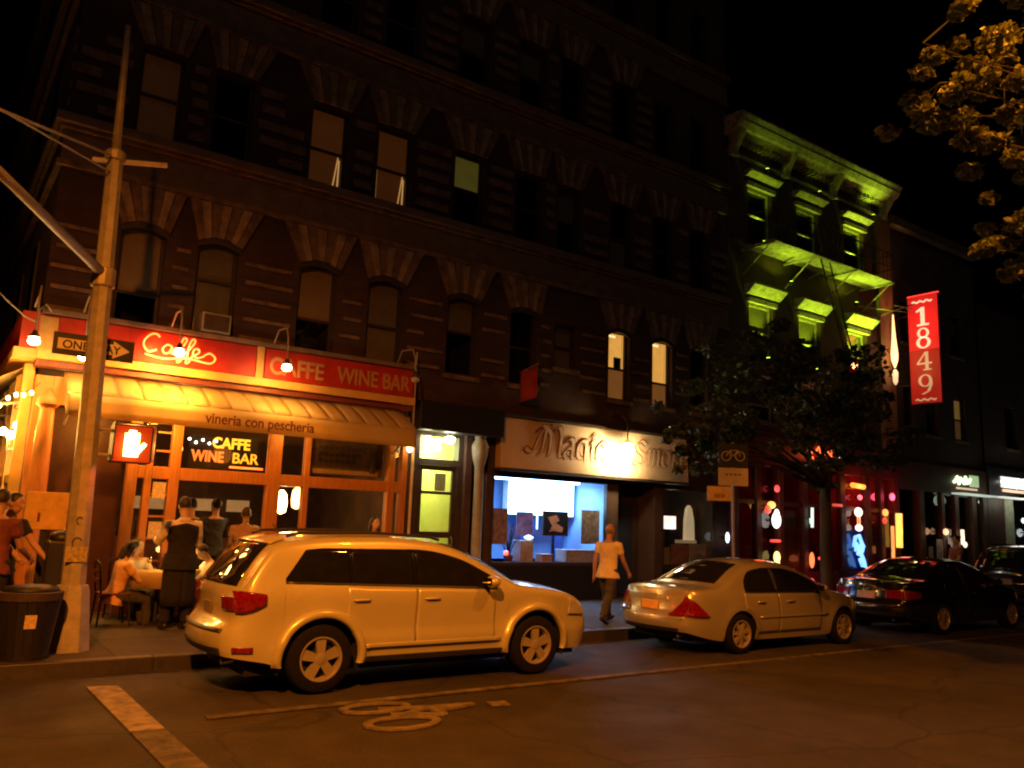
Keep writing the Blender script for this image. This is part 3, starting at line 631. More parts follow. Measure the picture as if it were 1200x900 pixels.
ceil_lamp(8.1, YF - .05, 3.36, 22, 'smaller lamp left under the black canopy over the flats door', 4, r=.07)
ceil_lamp(8.5, YF + 1.6, 3.45, 20, 'lobby lamp glowing behind the glass flats door', 150, (.95, 1, .45))

# ================================================================== TATTOO SHOP (fan lettering board, blue window)
board = thing('shop_sign', 'long cream board with outlined blackletter words Magic Smoke', 'sign', (12.6, YF - .1, 2.9))
tanb = mat('warm cream sign board', (.62, .45, .30), .6, var=.1, scale=1.5)
MB().hexa([(9.78, YF - .22, 2.9), (15.45, YF - .22, 2.9), (15.45, YF + .0, 2.9), (9.78, YF + .0, 2.9), (9.78, YF - .14, 3.98), (15.45, YF - .14, 3.98), (15.45, YF + .0, 3.98), (9.78, YF + .0, 3.98)]).build('board', tanb, board, bevel=.012)
MB().box(9.74, 15.49, YF - .24, YF + .0, 3.985, 4.03).build('board_cap', M['frame'], board)
MB().box(9.74, 15.49, YF - .26, YF + .0, 2.84, 2.895).build('board_trim', M['frame'], board)
BL = {'M': (1.95, [[(-.25, .35), (-.05, .2), (.15, .35), (.3, .9), (.5, 1.35), (.75, 1.5)], [(.3, .05), (.45, .15), (.55, .6), (.6, 1.4)], [(.2, 1.25), (.45, 1.5), (.7, 1.3)], [(.6, 1.4), (.85, 1.1), (.85, .2), (.75, .02)], [(.85, 1.2), (1.2, 1.5), (1.35, 1.1), (1.35, .15), (1.5, .1)]]),
      'a': (.85, [[(.1, .85), (.4, 1.0), (.6, .85), (.6, .15), (.78, .05)], [(.6, .55), (.25, .5), (.1, .25), (.3, .02), (.6, .25)]]),
      'g': (.85, [[(.55, .95), (.25, .95), (.1, .65), (.12, .25), (.35, .08), (.6, .25)], [(.6, 1.0), (.62, .3), (.6, -.2), (.35, -.45), (.05, -.3)]]),
      'i': (.42, [[(.08, .9), (.2, 1.0), (.2, .15), (.36, .05)], [(.18, 1.25), (.24, 1.33)]]),
      'c': (.7, [[(.6, .85), (.35, 1.0), (.12, .75), (.12, .25), (.35, .02), (.62, .2)]]),
      'S': (1.15, [[(1.0, 1.3), (.6, 1.5), (.25, 1.25), (.4, .9), (.85, .65), (.9, .25), (.55, .0), (.05, .2)], [(.1, 1.0), (.3, 1.2)]]),
      'm': (1.3, [[(.05, .88), (.2, 1.0), (.2, .05)], [(.2, .8), (.45, 1.0), (.6, .85), (.6, .05)], [(.6, .8), (.85, 1.0), (1.02, .85), (1.02, .15), (1.18, .05)]]),
      'o': (.8, [[(.12, .75), (.4, 1.0), (.65, .75), (.65, .25), (.38, .02), (.12, .25), (.12, .75)]]),
      'k': (.85, [[(.1, 1.3), (.22, 1.5), (.22, .05)], [(.22, .5), (.55, 1.0), (.65, .8), (.3, .55)], [(.3, .55), (.6, .35), (.62, .12), (.8, .05)]]),
      'e': (.75, [[(.15, .5), (.6, .68), (.4, 1.0), (.13, .75), (.13, .25), (.38, .02), (.66, .2)]]), ' ': (.55, [])}
def nib_text(body, x, y, z, s, nib, grow, m, par, name, yo):
    for ch in body:
        wd, sts = BL[ch]
        if ch == 'M': sts = [[(u * 1.3, v) for u, v in st] for st in sts]
        if sts:
            mb = MB(); na = R(38); nx, nz = (nib / 2 + grow) * math.cos(na), (nib / 2 + grow) * math.sin(na); k = 0
            for st in sts:
                P = []
                for i in range(len(st) - 1):
                    p0, p1, p2, p3 = [Vector((*st[max(0, min(len(st) - 1, i + d))], 0)) for d in (-1, 0, 1, 2)]
                    for q in range(4):
                        t = q / 4; P.append(.5 * ((2 * p1) + (p2 - p0) * t + (2 * p0 - 5 * p1 + 4 * p2 - p3) * t * t + (3 * p1 - p0 - 3 * p2 + p3) * t ** 3))
                P.append(Vector((*st[-1], 0)))
                rows = []
                g = grow * .8
                for q, p in enumerate(P):
                    cx_, cz_ = x + p.x * s + .12 * p.y * s, z + p.y * s
                    rows.append((cx_ - nx, cz_ - nz - g, cx_ + nx, cz_ + nz + g))
                for q in range(len(rows) - 1):
                    a, b = rows[q], rows[q + 1]; k += 1; e = yo + .0004 * (k % 7)
                    # hull of the two pen nibs
                    A = [(a[0], a[1]), (a[2], a[3]), (b[0], b[1]), (b[2], b[3])]
                    if grow: A += [(a[0], a[1] + 2 * g), (a[2], a[3] - 2 * g), (b[0], b[1] + 2 * g), (b[2], b[3] - 2 * g)]
                    A = sorted(set((round(u, 5), round(v, 5)) for u, v in A))
                    def cr(o, u, v): return (u[0] - o[0]) * (v[1] - o[1]) - (u[1] - o[1]) * (v[0] - o[0])
                    lo = []; hi = []
                    for p in A:
                        while len(lo) > 1 and cr(lo[-2], lo[-1], p) <= 0: lo.pop()
                        lo.append(p)
                    for p in reversed(A):
                        while len(hi) > 1 and cr(hi[-2], hi[-1], p) <= 0: hi.pop()
                        hi.append(p)
                    h = lo[:-1] + hi[:-1]
                    if len(h) > 2: mb.prism_y(h, y - e, y)
            mb.build(name, m, par)
        x += wd * s
    return x
nib_text('Magic', 10.55, YF - .185, 3.2, .45, .1, .024, M['ink'], board, 'letter_outline', .012)
nib_text('Magic', 10.55, YF - .185, 3.2, .45, .1, 0, tanb, board, 'letter', .02)
nib_text('Smoke', 13.55, YF - .185, 3.22, .385, .09, .02, M['ink'], board, 'letter_outline', .012)
nib_text('Smoke', 13.55, YF - .185, 3.22, .385, .09, 0, tanb, board, 'letter', .02)
spot_t = thing('sign_floodlight', 'dazzling round floodlight hanging in front of the cream shop board', 'lamp', (13.05, YF - .2, 4.0))
MB().tube([(13.05, YF - .1, 4.35), (13.05, YF - .4, 4.3), (13.05, YF - .55, 4.1), (13.05, YF - .55, 3.7)], .016, 8).build('arm', M['frame'], spot_t, smooth=True)
MB().lathe([(.05, .14), (.08, .1), (.21, .07), (.22, .055), (.2, .05)], (13.05, YF - .55, 3.6), 16).build('lamp_shade', M['cream'], spot_t, smooth=True)  # opaque cap added to stop the globe lighting the upper wall
MB().ellipsoid((13.05, YF - .55, 3.5), .15, .15, .15, 16, 10).build('lamp_globe', em('dazzling lamp', (1, .80, .42), 90), spot_t, smooth=True)
light('SPOT', (13.05, YF - .72, 3.46), (1, .70, .30), 520, spot_t, .14, aim=(13.0, YF, 3.42), angle=150, blend=.9)
# shop front below the board
MB().box(9.6, 16.62, YF + .0, YF + .12, 2.78, 3.86).build('fascia_backing', M['frame'], bA)
MB().box(9.72, 13.1, YF - .04, YF + .2, .15, .9).build('stall_riser', M['black'], bA)
fr = frame4(9.72, 12.98, .9, 2.78, YF - .02, YF + .08, .06, 'display_window', M['frame'], bA)
MB().box(9.78, 12.92, YF + .02, YF + .028, .96, 2.72).build('pane', M['sglass'], fr)
blue = mat('blue painted display wall', (.26, .38, .62), .7, var=.15, scale=1.5); dblue = mat('deep blue display drape', (.03, .07, .32), .8, var=.25, scale=3, stretch=(6, 1, .5))
room(9.745, 12.955, YF + .09, YF + 1.7, .95, 2.85, blue, bA, 'display_room')
MB().box(9.76, 12.94, YF + .1, YF + 1.68, .88, .95).build('display_shelf', M['slab2'], bA)
lb = thing('light_box', 'glowing white blue light box along the top of the display window', 'light box', (11.5, YF + 1.2, 2.1))
MB().box(10.93, 12.88, YF + 1.1, YF + 1.3, 1.95, 2.8).build('case', M['wframe'], lb)
MB().box(10.95, 12.86, YF + 1.085, YF + 1.1, 1.97, 2.78).build('diffuser', em('white blue diffuser', (.52, .80, 1), 5), lb)
mb = MB(); mb.tube([(9.95, YF + .7, 2.74), (12.7, YF + .7, 2.74)], .03, 8); mb.build('tube_light', em('blue tube', (.35, .6, 1), 14), lb)
light('AREA', (11.3, YF + .6, 2.68), (.24, .52, 1), 190, lb, size=(2.6, .4), aim=(11.3, YF + .75, 1))
light('POINT', (11.3, YF - .5, 2.0), (.35, .5, 1), 0, lb, .3)
# things in the window
def picture(x0, x1, z0, z1, y, m, label, fm=None, name='poster', cat='poster', th=.02):
    t = thing(name, label, cat, ((x0 + x1) / 2, y, z0))
    MB().box(x0, x1, y - th, y, z0, z1).build('sheet', m, t)
    if fm: frame4(x0 - .03, x1 + .03, z0 - .03, z1 + .03, y - th - .012, y + .005, .032, 'frame', fm, t)
    return t
flash = mat('crowded flash sheet', (.34, .22, .18), .7, var=.75, scale=9); flash2 = mat('grey flash sheet', (.24, .22, .26), .7, var=.7, scale=12); flash3 = mat('violet picture', (.25, .16, .30), .6, var=.8, scale=6)
picture(9.85, 10.25, 1.32, 2.06, YF + .14, flash, 'tall crowded poster at the left end of the blue display window')
pa = picture(11.35, 12.0, 1.55, 2.03, YF + .3, M['black'], 'dark framed picture of a pale curved shape on a stand in the blue window', M['frame'], 'framed_picture', 'picture')
mb = MB(); pts = [(11.45, 1.92), (11.7, 1.98), (11.78, 1.86), (11.68, 1.8), (11.9, 1.7), (11.86, 1.6), (11.6, 1.63), (11.5, 1.6), (11.58, 1.74)]
mb.prism_y(pts, YF + .27, YF + .279); mb.build('painted_shape', mat('pale skin pink paint', (.75, .52, .48), .6, var=.2), pa)
MB().box(11.62, 11.68, YF + .3, YF + .34, .95, 1.55).build('stand', M['black'], pa)
picture(12.32, 12.86, 1.36, 2.12, YF + .16, flash2, 'large grey poster at the right end of the blue display window')
picture(10.75, 11.2, 1.5, 2.02, YF + .5, flash3, 'violet patterned picture behind the glass left of the framed picture')
def case(x0, x1, y0, y1, z1, label, m): 
    t = thing('display_box', label, 'box', ((x0 + x1) / 2, (y0 + y1) / 2, .95), 'boxes on the display shelf')
    MB().box(x0, x1, y0, y1, .951, z1 - .03).build('box_body', m, t, bevel=.01); MB().box(x0 - .01, x1 + .01, y0 - .01, y1 + .01, z1 - .028, z1).build('lid', m, t, bevel=.006)
case(10.75, 11.1, YF + .3, YF + .6, 1.4, 'pale upright box on the shelf below the violet picture', mat('pale card', (.42, .33, .28), .8))
case(11.3, 11.6, YF + .25, YF + .5, 1.12, 'low pinkish box on the shelf below the framed picture', mat('pink card', (.42, .27, .22), .8))
case(11.95, 12.9, YF + .2, YF + .6, 1.22, 'long speckled box on the shelf below the large grey poster', mat('speckled card', (.33, .26, .24), .8, var=.6, scale=25))
MB().box(11.2, 11.55, YF + .9, YF + .95, .95, 1.85).build('drape', dblue, bA); MB().box(12.1, 12.32, YF + .8, YF + .9, .95, 2.0).build('drape', dblue, bA)
fg = thing('wire_plant', 'thin dark branching ornament standing left in the blue window', 'ornament', (10.45, YF + .4, .95))
mb = MB()
for k in range(16):
    a = random.uniform(0, 6.28); r0 = random.uniform(.1, .3); h = random.uniform(.35, .8)
    mb.tube([(10.5, YF + .4, .95), (10.5 + .4 * r0 * math.cos(a), YF + .4 + .3 * r0 * math.sin(a), .95 + h * .6), (10.5 + r0 * math.cos(a), YF + .4 + .5 * r0 * math.sin(a), .95 + h)], [.012, .008, .005], 5)
mb.build('branches', M['black'], fg); MB().lathe([(.08, 0), (.11, .12), (.1, .14)], (10.5, YF + .4, .951), 12).build('pot', M['woodd'], fg)
rl = thing('red_window_light', 'small glowing red light low in the left of the blue window', 'light', (10.2, YF + .2, 1.12))
MB().ellipsoid((10.28, YF + .18, 1.14), .05, .05, .05, 10, 8).build('lamp_bulb', em('red bulb', (1, .04, .02), 9), rl, smooth=True); MB().lathe([(.05, 0), (.04, .1), (.03, .14)], (10.28, YF + .18, .951), 10).build('base', M['black'], rl)
sl_ = thing('shelf_lamp', 'small pale lamp on the shelf between the pictures of the blue window', 'lamp', (10.9, YF + .25, 1.4))
MB().lathe([(.03, 0), (.09, .03), (.11, .06), (.02, .1)], (10.92, YF + .25, 1.42), 12).build('lamp_shade', em('pale lamp', (1, .85, .5), 2.5), sl_, smooth=True); MB().tube([(10.92, YF + .28, 1.40), (10.92, YF + .28, 1.47)], .012, 6).build('stem', M['black'], sl_)
for x in (10.45, 11.28): MB().box(x, x + .035, YF + .45, YF + .47, 1.65, 2.02).build('strip_light', em('blue strip', (.45, .85, 1), 3), lb)
# doorway and right hand bay
MB().box(12.98, 13.3, YF + .0, YF + .25, .15, 2.78).build('pier', M['brick2'], bA)
bdoor = mat('dark blue door paint', (.02, .03, .06), .35, var=.2)
d2 = MB().box(13.42, 14.35, YF + .62, YF + .68, .16, 2.35).build('door', bdoor, bA); MB().box(13.44, 13.7, YF + .605, YF + .618, .5, 2.25).build('pane', em('blue lit door glass', (.10, .22, .5), .16, (.1, .15, .3)), d2)
MB().box(13.3, 14.5, YF + .6, YF + .66, 2.35, 2.78).build('door_head', M['frame'], bA); MB().box(14.36, 14.5, YF + .55, YF + .66, .15, 2.35).build('door_jamb', M['frame'], bA); MB().box(13.3, 13.41, YF + .55, YF + .66, .15, 2.35).build('door_jamb', M['frame'], bA)
MB().box(14.5, 14.75, YF + .0, YF + .66, .15, 2.78).build('pier', M['brick2'], bA); MB().box(14.75, 16.62, YF - .02, YF + .2, .15, .8).build('stall_riser', M['black'], bA)
fr2 = frame4(14.75, 16.62, .8, 2.78, YF + .0, YF + .08, .06, 'display_window', M['frame'], bA); MB().box(14.81, 16.56, YF + .03, YF + .038, .86, 2.72).build('pane', M['sglass'], fr2)
room(14.775, 16.59, YF + .09, YF + 1.5, .7, 2.85, mat('dim shop plaster', (.09, .07, .055), .9), bA, 'display_room')
sc_ = thing('lit_screen', 'small white lit screen in the dark window right of the tattoo shop door', 'screen', (15.3, YF + .4, 1.75))
MB().box(14.98, 15.58, YF + .3, YF + .36, 1.72, 2.12).build('case', M['black'], sc_); MB().box(15.02, 15.54, YF + .29, YF + .3, 1.76, 2.08).build('screen', em('white screen', (1, .8, .72), 1.6, tex=3), sc_); MB().box(15.25, 15.3, YF + .33, YF + .36, .7, 1.72).build('stand', M['black'], sc_)
ob = thing('arched_lamp', 'cream arched glowing ornament beside the lit screen', 'ornament', (16.1, YF + .4, 1.6))
MB().prism_y([(16.02, 1.5), (16.35, 1.5), (16.33, 2.0), (16.25, 2.3), (16.18, 2.38), (16.1, 2.3), (16.04, 2.0)], YF + .4, YF + .5).build('arch', em('cream glow', (1, .72, .38), .38), ob); MB().box(15.75, 16.4, YF + .38, YF + .52, 1.42, 1.5).build('base', em('cream glow low', (1, .72, .38), .12), ob)
MB().box(16.0, 16.3, YF + .42, YF + .5, .7, 1.42).build('plinth', M['black'], ob)
picture(14.85, 15.15, .9, 1.32, YF + .14, mat('greenish notice', (.34, .33, .22), .7, var=.3, scale=12), 'small greenish notice low in the window beside the tattoo shop door')
picture(15.2, 15.8, .9, 1.4, YF + .14, mat('rust coloured poster', (.28, .13, .09), .7, var=.4, scale=9), 'rust coloured poster low in the window beside the greenish notice')
picture(15.85, 16.45, .95, 1.42, YF + .14, mat('faded beige poster', (.36, .31, .26), .7, var=.35, scale=9), 'faded beige poster low in the window under the cream arched ornament')
light('POINT', (15.4, YF + .3, 2.5), (1, .75, .5), 5, sc_, .1)
# red flag
fl = thing('red_flag', 'small dull red flag hanging over the board left end', 'flag', (10.6, YF - .1, 5.6))
MB().tube([(10.35, YF + .02, 5.0), (10.35, YF - .65, 5.12)], .015, 6).build('flag_pole', M['steel'], fl)
rows = [[(10.33 + .05 * math.sin(4 * t + z), YF - .1 - .5 * t, z + .09 * t) for t in np.linspace(0, 1, 9)] for z in np.linspace(4.32, 5.0, 8)]
o = MB().grid(rows).build('cloth', mat('dull red cloth', (.34, .03, .025), .85, var=.3, scale=3), fl, smooth=True); o.modifiers.new('t', 'SOLIDIFY').thickness = .006
# ================================================================== GREEN LIT BUILDING
bB = thing('row_house', 'four storey dark house with green lit window hoods and a bracketed cornice', 'building', (21.3, 16, 0))
gX0, gX1, gH = 17.2, 25.3, 12.55
GC = [(18.1, 19.15), (20.35, 21.4), (22.8, 23.85)]
ops = [(a, b, z0, z1) for a, b in GC for z0, z1 in ((4.9, 6.6), (6.75, 8.1), (9.72, 11.45))]
ops = [(a, b, 4.75, 5.6) for a, b in GC] + [(a, b, 6.35, 8.05) for a, b in GC] + [(a, b, 9.75, 11.45) for a, b in GC]
mb = MB(); wall(mb, gX0, gX1, 4.35, 12.98, YF, .24, ops)
mb.add([(gX1, YF, 0), (gX1, YF + 14, 0), (gX1, YF + 14, 12.98), (gX1, YF, 12.98)], [(0, 1, 2, 3)]); mb.add([(gX0, YF, 12.98), (gX1, YF, 12.98), (gX1, YF + 14, 12.98), (gX0, YF + 14, 12.98)], [(0, 1, 2, 3)])
mb.add([(gX0, YF, 4.35), (gX0, YF + 14, 4.35), (gX0, YF + 14, 12.98), (gX0, YF, 12.98)], [(0, 1, 2, 3)])
mb.build('wall', M['brick2'], bB)
gp = mat('flaking pale hood paint', (.38, .36, .29), .7, var=.55, scale=7, bump=.4, bscale=22)
for a, b in GC:
    for z0, z1 in ((4.75, 5.6), (6.35, 8.05), (9.75, 11.45)):
        w = window(a, b, z0, z1, M['blindg'] if z0 < 9 else None, None, .55, fm=gp, par=bB)
        MB().box(a - .1, b + .1, YF - .10, YF + .02, z1 + .0, z1 + .13).build('lintel', gp, w)
        MB().prism_x([(YF + .01, z1 + .2), (YF - .1, z1 + .2), (YF - .38, z1 + .42), (YF - .38, z1 + .47), (YF + .01, z1 + .5)] if z0 < 9 else [(YF + .01, z1 + .25), (YF - .1, z1 + .25), (YF - .3, z1 + .35), (YF - .3, z1 + .4), (YF + .01, z1 + .43)], a - .2, b + .2).build('window_hood', gp, w)
# cornice with brackets and soffit
MB().prism_x([(YF + .01, 12.2), (YF - .08, 12.2), (YF - .08, 12.27), (YF + .01, 12.3)], gX0, gX1).build('cornice_band', gp, bB)
mb = MB()
for k in range(40): mb.box(gX0 + .1 + k * .2, gX0 + .2 + k * .2, YF - .22, YF + .005, 12.58, 12.675)
tag(mb.build('dentil', gp, bB), kind='stuff')
MB().prism_x([(YF + .01, 12.68), (YF - .14, 12.68), (YF - .46, 12.84), (YF - .58, 12.98), (YF - .58, 13.03), (YF - .66, 13.15), (YF - .66, 13.2), (YF + .01, 13.25)], gX0 - .1, gX1 - .1).build('cornice', gp, bB)
for x in (17.4, 19.75, 22.1, 24.95):
    MB().prism_x([(YF, 12.15), (YF - .16, 12.15), (YF - .2, 12.38), (YF - .4, 12.68), (YF - .48, 12.9), (YF, 12.9)], x - .11, x + .11).build('cornice_bracket', gp, bB)
MB().box(24.5, 25.28, YF - .12, YF + .01, 4.4, 12.15).build('pilaster', mat('rust painted pilaster', (.26, .15, .09), .8, var=.2), bB)
# green uplights
GL = (.66, 1, .03)
gbulb = em('green lamp', GL, 6)
def uplight(x, z, e, label, y=YF - .16, aim=(0, .06, 1.0), ang=58):
    t = thing('uplight', label, 'lamp', (x, y, z), 'green uplights on the row house')
    MB().lathe([(.03, .0), (.05, .02), (.06, .1), (.055, .11)], (x, y, z), 10).build('housing', M['black'], t)
    MB().lathe([(.05, .0), (.05, .012)], (x, y, z + .108), 10).build('lens', gbulb, t)
    light('SPOT', (x, y, z + .15), GL, e, t, .04, aim=(x + aim[0], y + aim[1], z + aim[2]), angle=ang, blend=.7)
nm = ['left', 'middle', 'right']
for k, (a, b) in enumerate(GC):
    uplight((a + b) / 2, 9.78, (80, 50, 260)[k], 'small uplight on the top floor sill of the %s window' % nm[k])
    uplight((a + b) / 2, 6.4, (260, 340, 700)[k], 'small uplight on the sill of the %s window under the balcony' % nm[k], y=YF - .22)
for x, e, n_ in ((18.6, 1.5, 'left'), (21.1, 2, 'middle'), (24.0, 34, 'right')): uplight(x, 11.9, e, 'small uplight below the %s bay of the cornice' % n_, y=YF - .30, aim=(0, -.15, 1), ang=100)
for x, e, n_ in ((19.2, 30, 'left'), (22.4, 40, 'right')): uplight(x, 8.62, e, 'small uplight below the %s half of the balcony' % n_, y=YF - .6, aim=(0, 0, 1), ang=140)
# balcony / fire escape
be = thing('fire_escape', 'iron balcony with slatted floor and ladder on the green lit house', 'fire escape', (20.6, YF - .5, 9.5))
for k in range(9): MB().box(17.75, 23.7, YF - .16 - .105 * k - .09, YF - .16 - .105 * k, 9.5, 9.53).build('slat', gp, be)
for x in (17.8, 19.7, 21.65, 23.6):
    MB().box(x - .03, x + .03, YF - 1.1, YF, 9.44, 9.498).build('joist', gp, be); MB().bar((x, YF - .95, 9.44), (x, YF - .02, 8.75), .03, .03).build('bracket', gp, be)
for z in (9.95, 10.4): MB().tube([(17.75, YF, z), (17.75, YF - 1.1, z), (23.7, YF - 1.1, z), (23.7, YF, z)], .018, 6).build('rail', M['frame'], be)
for k in range(30): MB().tube([(17.75 + k * .205, YF - 1.1, 9.5), (17.75 + k * .205, YF - 1.1, 10.4)], .01, 5).build('baluster', M['frame'], be)
for dx in (0, .42): MB().tube([(20.1 + dx, YF - .95, 9.5), (21.9 + dx, YF - .75, 5.9)], .025, 6).build('ladder_stringer', M['frame'], be)
for k in range(11):
    t = (k + .5) / 11; MB().tube([(20.1 + 1.8 * t, YF - .95 + .2 * t, 9.5 - 3.6 * t), (20.52 + 1.8 * t, YF - .95 + .2 * t, 9.5 - 3.6 * t)], .014, 5).build('ladder_rung', M['frame'], be)
for (x, z) in ((18.2, 8.95), (19.5, 8.8), (21.3, 8.7)): MB().bar((x, YF - .95, z), (x + .55, YF - 1.0, z + .3), .03, .03).build('brace', gp, be)
fg_ = thing('flag_bracket', 'crossed pale rods of a bracket above the tall wall torch', 'bracket', (24.2, YF - .5, 8.7))
for a, b in (((23.4, YF - .02, 8.9), (24.6, YF - 1.0, 8.75)), ((23.9, YF - .02, 8.55), (24.7, YF - 1.1, 9.0)), ((23.7, YF - 1.05, 8.8), (25.0, YF - .9, 8.95))): MB().tube([a, b], .022, 6).build('rod', gp, fg_)
to = thing('wall_torch', 'tall thin glowing wall lamp at the right end of the green lit house', 'lamp', (24.85, YF - .3, 7.0))
MB().lathe([(.02, 0), (.10, .25), (.11, .45), (.06, 1.0), (.02, 1.75)], (24.9, YF - .32, 7.1), 12).build('flame_glass', em('torch glow', (1, .58, .22), 2.2), to, smooth=True)
MB().lathe([(.02, 0), (.07, .1), (.09, .4), (.03, .5)], (24.9, YF - .32, 6.55), 12).build('finial', em('torch foot glow', (1, .6, .3), 1.2), to, smooth=True)
MB().tube([(24.9, YF - .32, 6.9), (24.9, YF, 6.9)], .025, 6).build('bracket', M['frame'], to)
light('SPOT', (24.9, YF - .5, 8.3), (1, .45, .12), 55, to, .08, aim=(24.9, YF - .05, 12), angle=60)
light('POINT', (24.6, YF - .6, 7.3), (1, .5, .18), 14, to, .1)

# ---- bar fronts at street level under the green house
rdk = mat('dark red shopfront paint', (.14, .02, .016), .5, var=.3, scale=3); rdk2 = mat('bar front red timber', (.10, .018, .012), .5, var=.25, scale=3)
room(gX0 + .01, 25.29, YF + .12, YF + 5, .152, 4.3, mat('bar interior red paint', (.11, .018, .013), .85, var=.4, scale=2), bB, 'bar_interior')
MB().box(gX0, gX1, YF - .1, YF + .12, 3.55, 4.35).build('fascia', rdk, bB)
for a, b in ((17.2, 17.5), (18.25, 18.45), (19.2, 19.4), (20.3, 20.5), (21.3, 21.5), (22.1, 22.35), (23.4, 23.65), (24.2, 24.4), (24.95, 25.3)):
    MB().box(a, b, YF - .08, YF + .1, .15, 3.55).build('shopfront_post', rdk2, bB, bevel=.012)
for k, (a, b) in enumerate(((17.5, 18.25), (18.45, 19.2), (19.4, 20.3), (20.5, 21.3), (21.5, 22.1), (22.35, 23.4), (23.65, 24.2), (24.4, 24.95))):
    if k in (2, 6):
        d = MB().box(a + .004, b - .004, YF + .04, YF + .09, .16, 2.4).build('door', rdk, bB); MB().box(a + .15, b - .15, YF + .03, YF + .038, 1.0, 2.2).build('pane', M['sglass'], d)
    else:
        MB().box(a, b, YF - .04, YF + .09, .15, .72).build('stall_riser', rdk, bB); MB().box(a, b, YF + .02, YF + .028, .72, 2.5).build('pane', M['sglass'], bB)
    MB().box(a, b, YF - .03, YF + .08, 2.5, 2.62).build('transom', rdk2, bB); MB().box(a, b, YF + .02, YF + .028, 2.62, 3.55).build('pane', M['sglass'], bB)
def glow(x, z, shape, col, s, label, e=0, name='neon_sign', cat='neon sign', y=YF - .16):
    t = thing(name, label, cat, (x, y, z))
    MB().box(x - .06, x + .06, y + .02, YF - .03, z - .03, z + .03).build('mount', M['black'], t)
    soft = lambda q: min(q, 1.1 + .12 * q)
    m = em(label[:40], col, soft(s))
    for k, st in enumerate(shape):
        if st[0] == 'e': MB().ellipsoid((x + st[1], y, z + st[2]), st[3], .05, st[4], 14, 8).build('tube' if len(shape) > 1 else 'lamp_glass', m if len(st) < 6 else em(label[:30] + str(k), st[5], soft(st[6])), t, smooth=True)
        else:
            P = [(x + p[0], y, z + p[1]) for p in st[1]]
            MB().tube(P, st[2], 8).build('tube', m if len(st) < 4 else em(label[:30] + str(k), st[3], soft(st[4])), t, smooth=True)
    if e: light('POINT', (x, y - .22, z), col, e * .5, t, .12)
RED = (1, .04, .02)
glow(20.6, 4.05, [('t', [(-.5 + .09 * k, .09 * math.sin(k * 2.1) + .05) for k in range(7)], .03), ('t', [(.15, .0), (.35, .2), (.5, -.1), (.75, .12), (.95, -.05), (1.0, .15)], .03), ('t', [(-.1, -.12), (.3, -.16)], .03)], (1, .13, .03), 9, 'curling red neon over the bar front half hidden by leaves', 14)
glow(21.95, 4.0, [('e', 0, 0, .09, .09)], (1, .82, .7), 12, 'round white bulb beside the curling red neon', 0, 'globe_lamp', 'lamp')
glow(20.05, 4.4, [('e', 0, 0, .05, .05)], (1, .82, .7), 6, 'tiny white bulb above the left end of the curling neon', 0, 'globe_lamp', 'lamp')
glow(21.0, 3.4, [('e', 0, 0, .15, .09), ('e', -.2, -.05, .09, .1, RED, 2)], (1, .36, .06), 7, 'blurred orange lamp below the curling red neon', 4, 'globe_lamp', 'lamp')
glow(22.85, 3.22, [('t', [(-.28, .03), (.32, 0)], .075)], (1, .30, .03), 8, 'bright orange bar of neon above the white lantern', 10)
glow(22.95, 2.9, [('e', 0, 0, .11, .08)], (1, .10, .18), 6, 'pink neon blob under the orange bar', 5, 'globe_lamp', 'lamp')
glow(22.85, 2.3, [('e', 0, .16, .2, .14), ('t', [(-.06, .08), (-.05, -.2)], .02, (1, .25, .05), 3), ('t', [(.06, .08), (.05, -.2)], .02, (1, .25, .05), 3), ('e', 0, -.3, .18, .1)], (1, .78, .62), 10, 'white lantern with an orange stem above the blue neon', 4, 'bar_lantern', 'lamp')
glow(22.85, 1.35, [('t', [(-.28, .1), (-.2, .38), (.0, .42), (.12, .2), (.2, .12), (.12, -.05), (-.2, .0), (-.15, .22)], .055), ('t', [(-.1, -.1), (.1, -.15), (.2, -.3), (.28, -.5), (.12, -.45), (.0, -.25)], .055), ('e', .05, .05, .16, .13)], (.16, .42, 1), 8, 'large curling blue neon low in the bar window', 5)
MB().box(22.42, 23.36, YF + .03, YF + .04, .78, 1.95).build('neon_backing', mat('blue neon backing', (.008, .02, .14), .4), bB)
glow(24.72, 3.0, [('e', 0, 0, .14, .12)], (1, .08, .16), 9, 'pink red globe at the top of the right bar door', 16, 'globe_lamp', 'lamp')
glow(24.3, 2.5, [('e', 0, 0, .15, .11), ('e', -.05, -.25, .1, .1, RED, 2)], (1, .34, .07), 5, 'orange lamp with a red drop beside the yellow tube', 3, 'globe_lamp', 'lamp')
glow(25.05, 1.95, [('t', [(-.02, -.5), (.02, .55)], .1)], (1, .55, .08), 5, 'upright yellow tube light by the right bar door', 5)
glow(24.65, 1.35, [('t', [(0, -.75), (.02, .75)], .05)], (1, .30, .06), 2.2, 'thin upright orange tube light left of the yellow tube', 2)
glow(18.75, 2.48, [('e', 0, .02, .17, .1), ('e', -.15, -.1, .12, .12, RED, 2.5)], (1, .42, .08), 7, 'orange lamp with a red edge left of the bar entrance', 5, 'globe_lamp', 'lamp')
glow(18.95, 2.1, [('e', 0, 0, .19, .22), ('e', .02, .15, .1, .15)], (1, .88, .8), 12, 'white oval lamp under the orange lamp of the left bar', 4, 'globe_lamp', 'lamp')
glow(18.9, 1.55, [('t', [(-.2, 0), (.2, 0)], .035)], RED, 2.5, 'thin red neon dash between the white and yellow lamps', 1)
glow(18.95, 1.02, [('e', 0, .1, .13, .16), ('e', 0, -.1, .12, .14)], (1, .72, .22), 10, 'yellow lantern above the silver saloon roof', 4, 'bar_lantern', 'lamp')
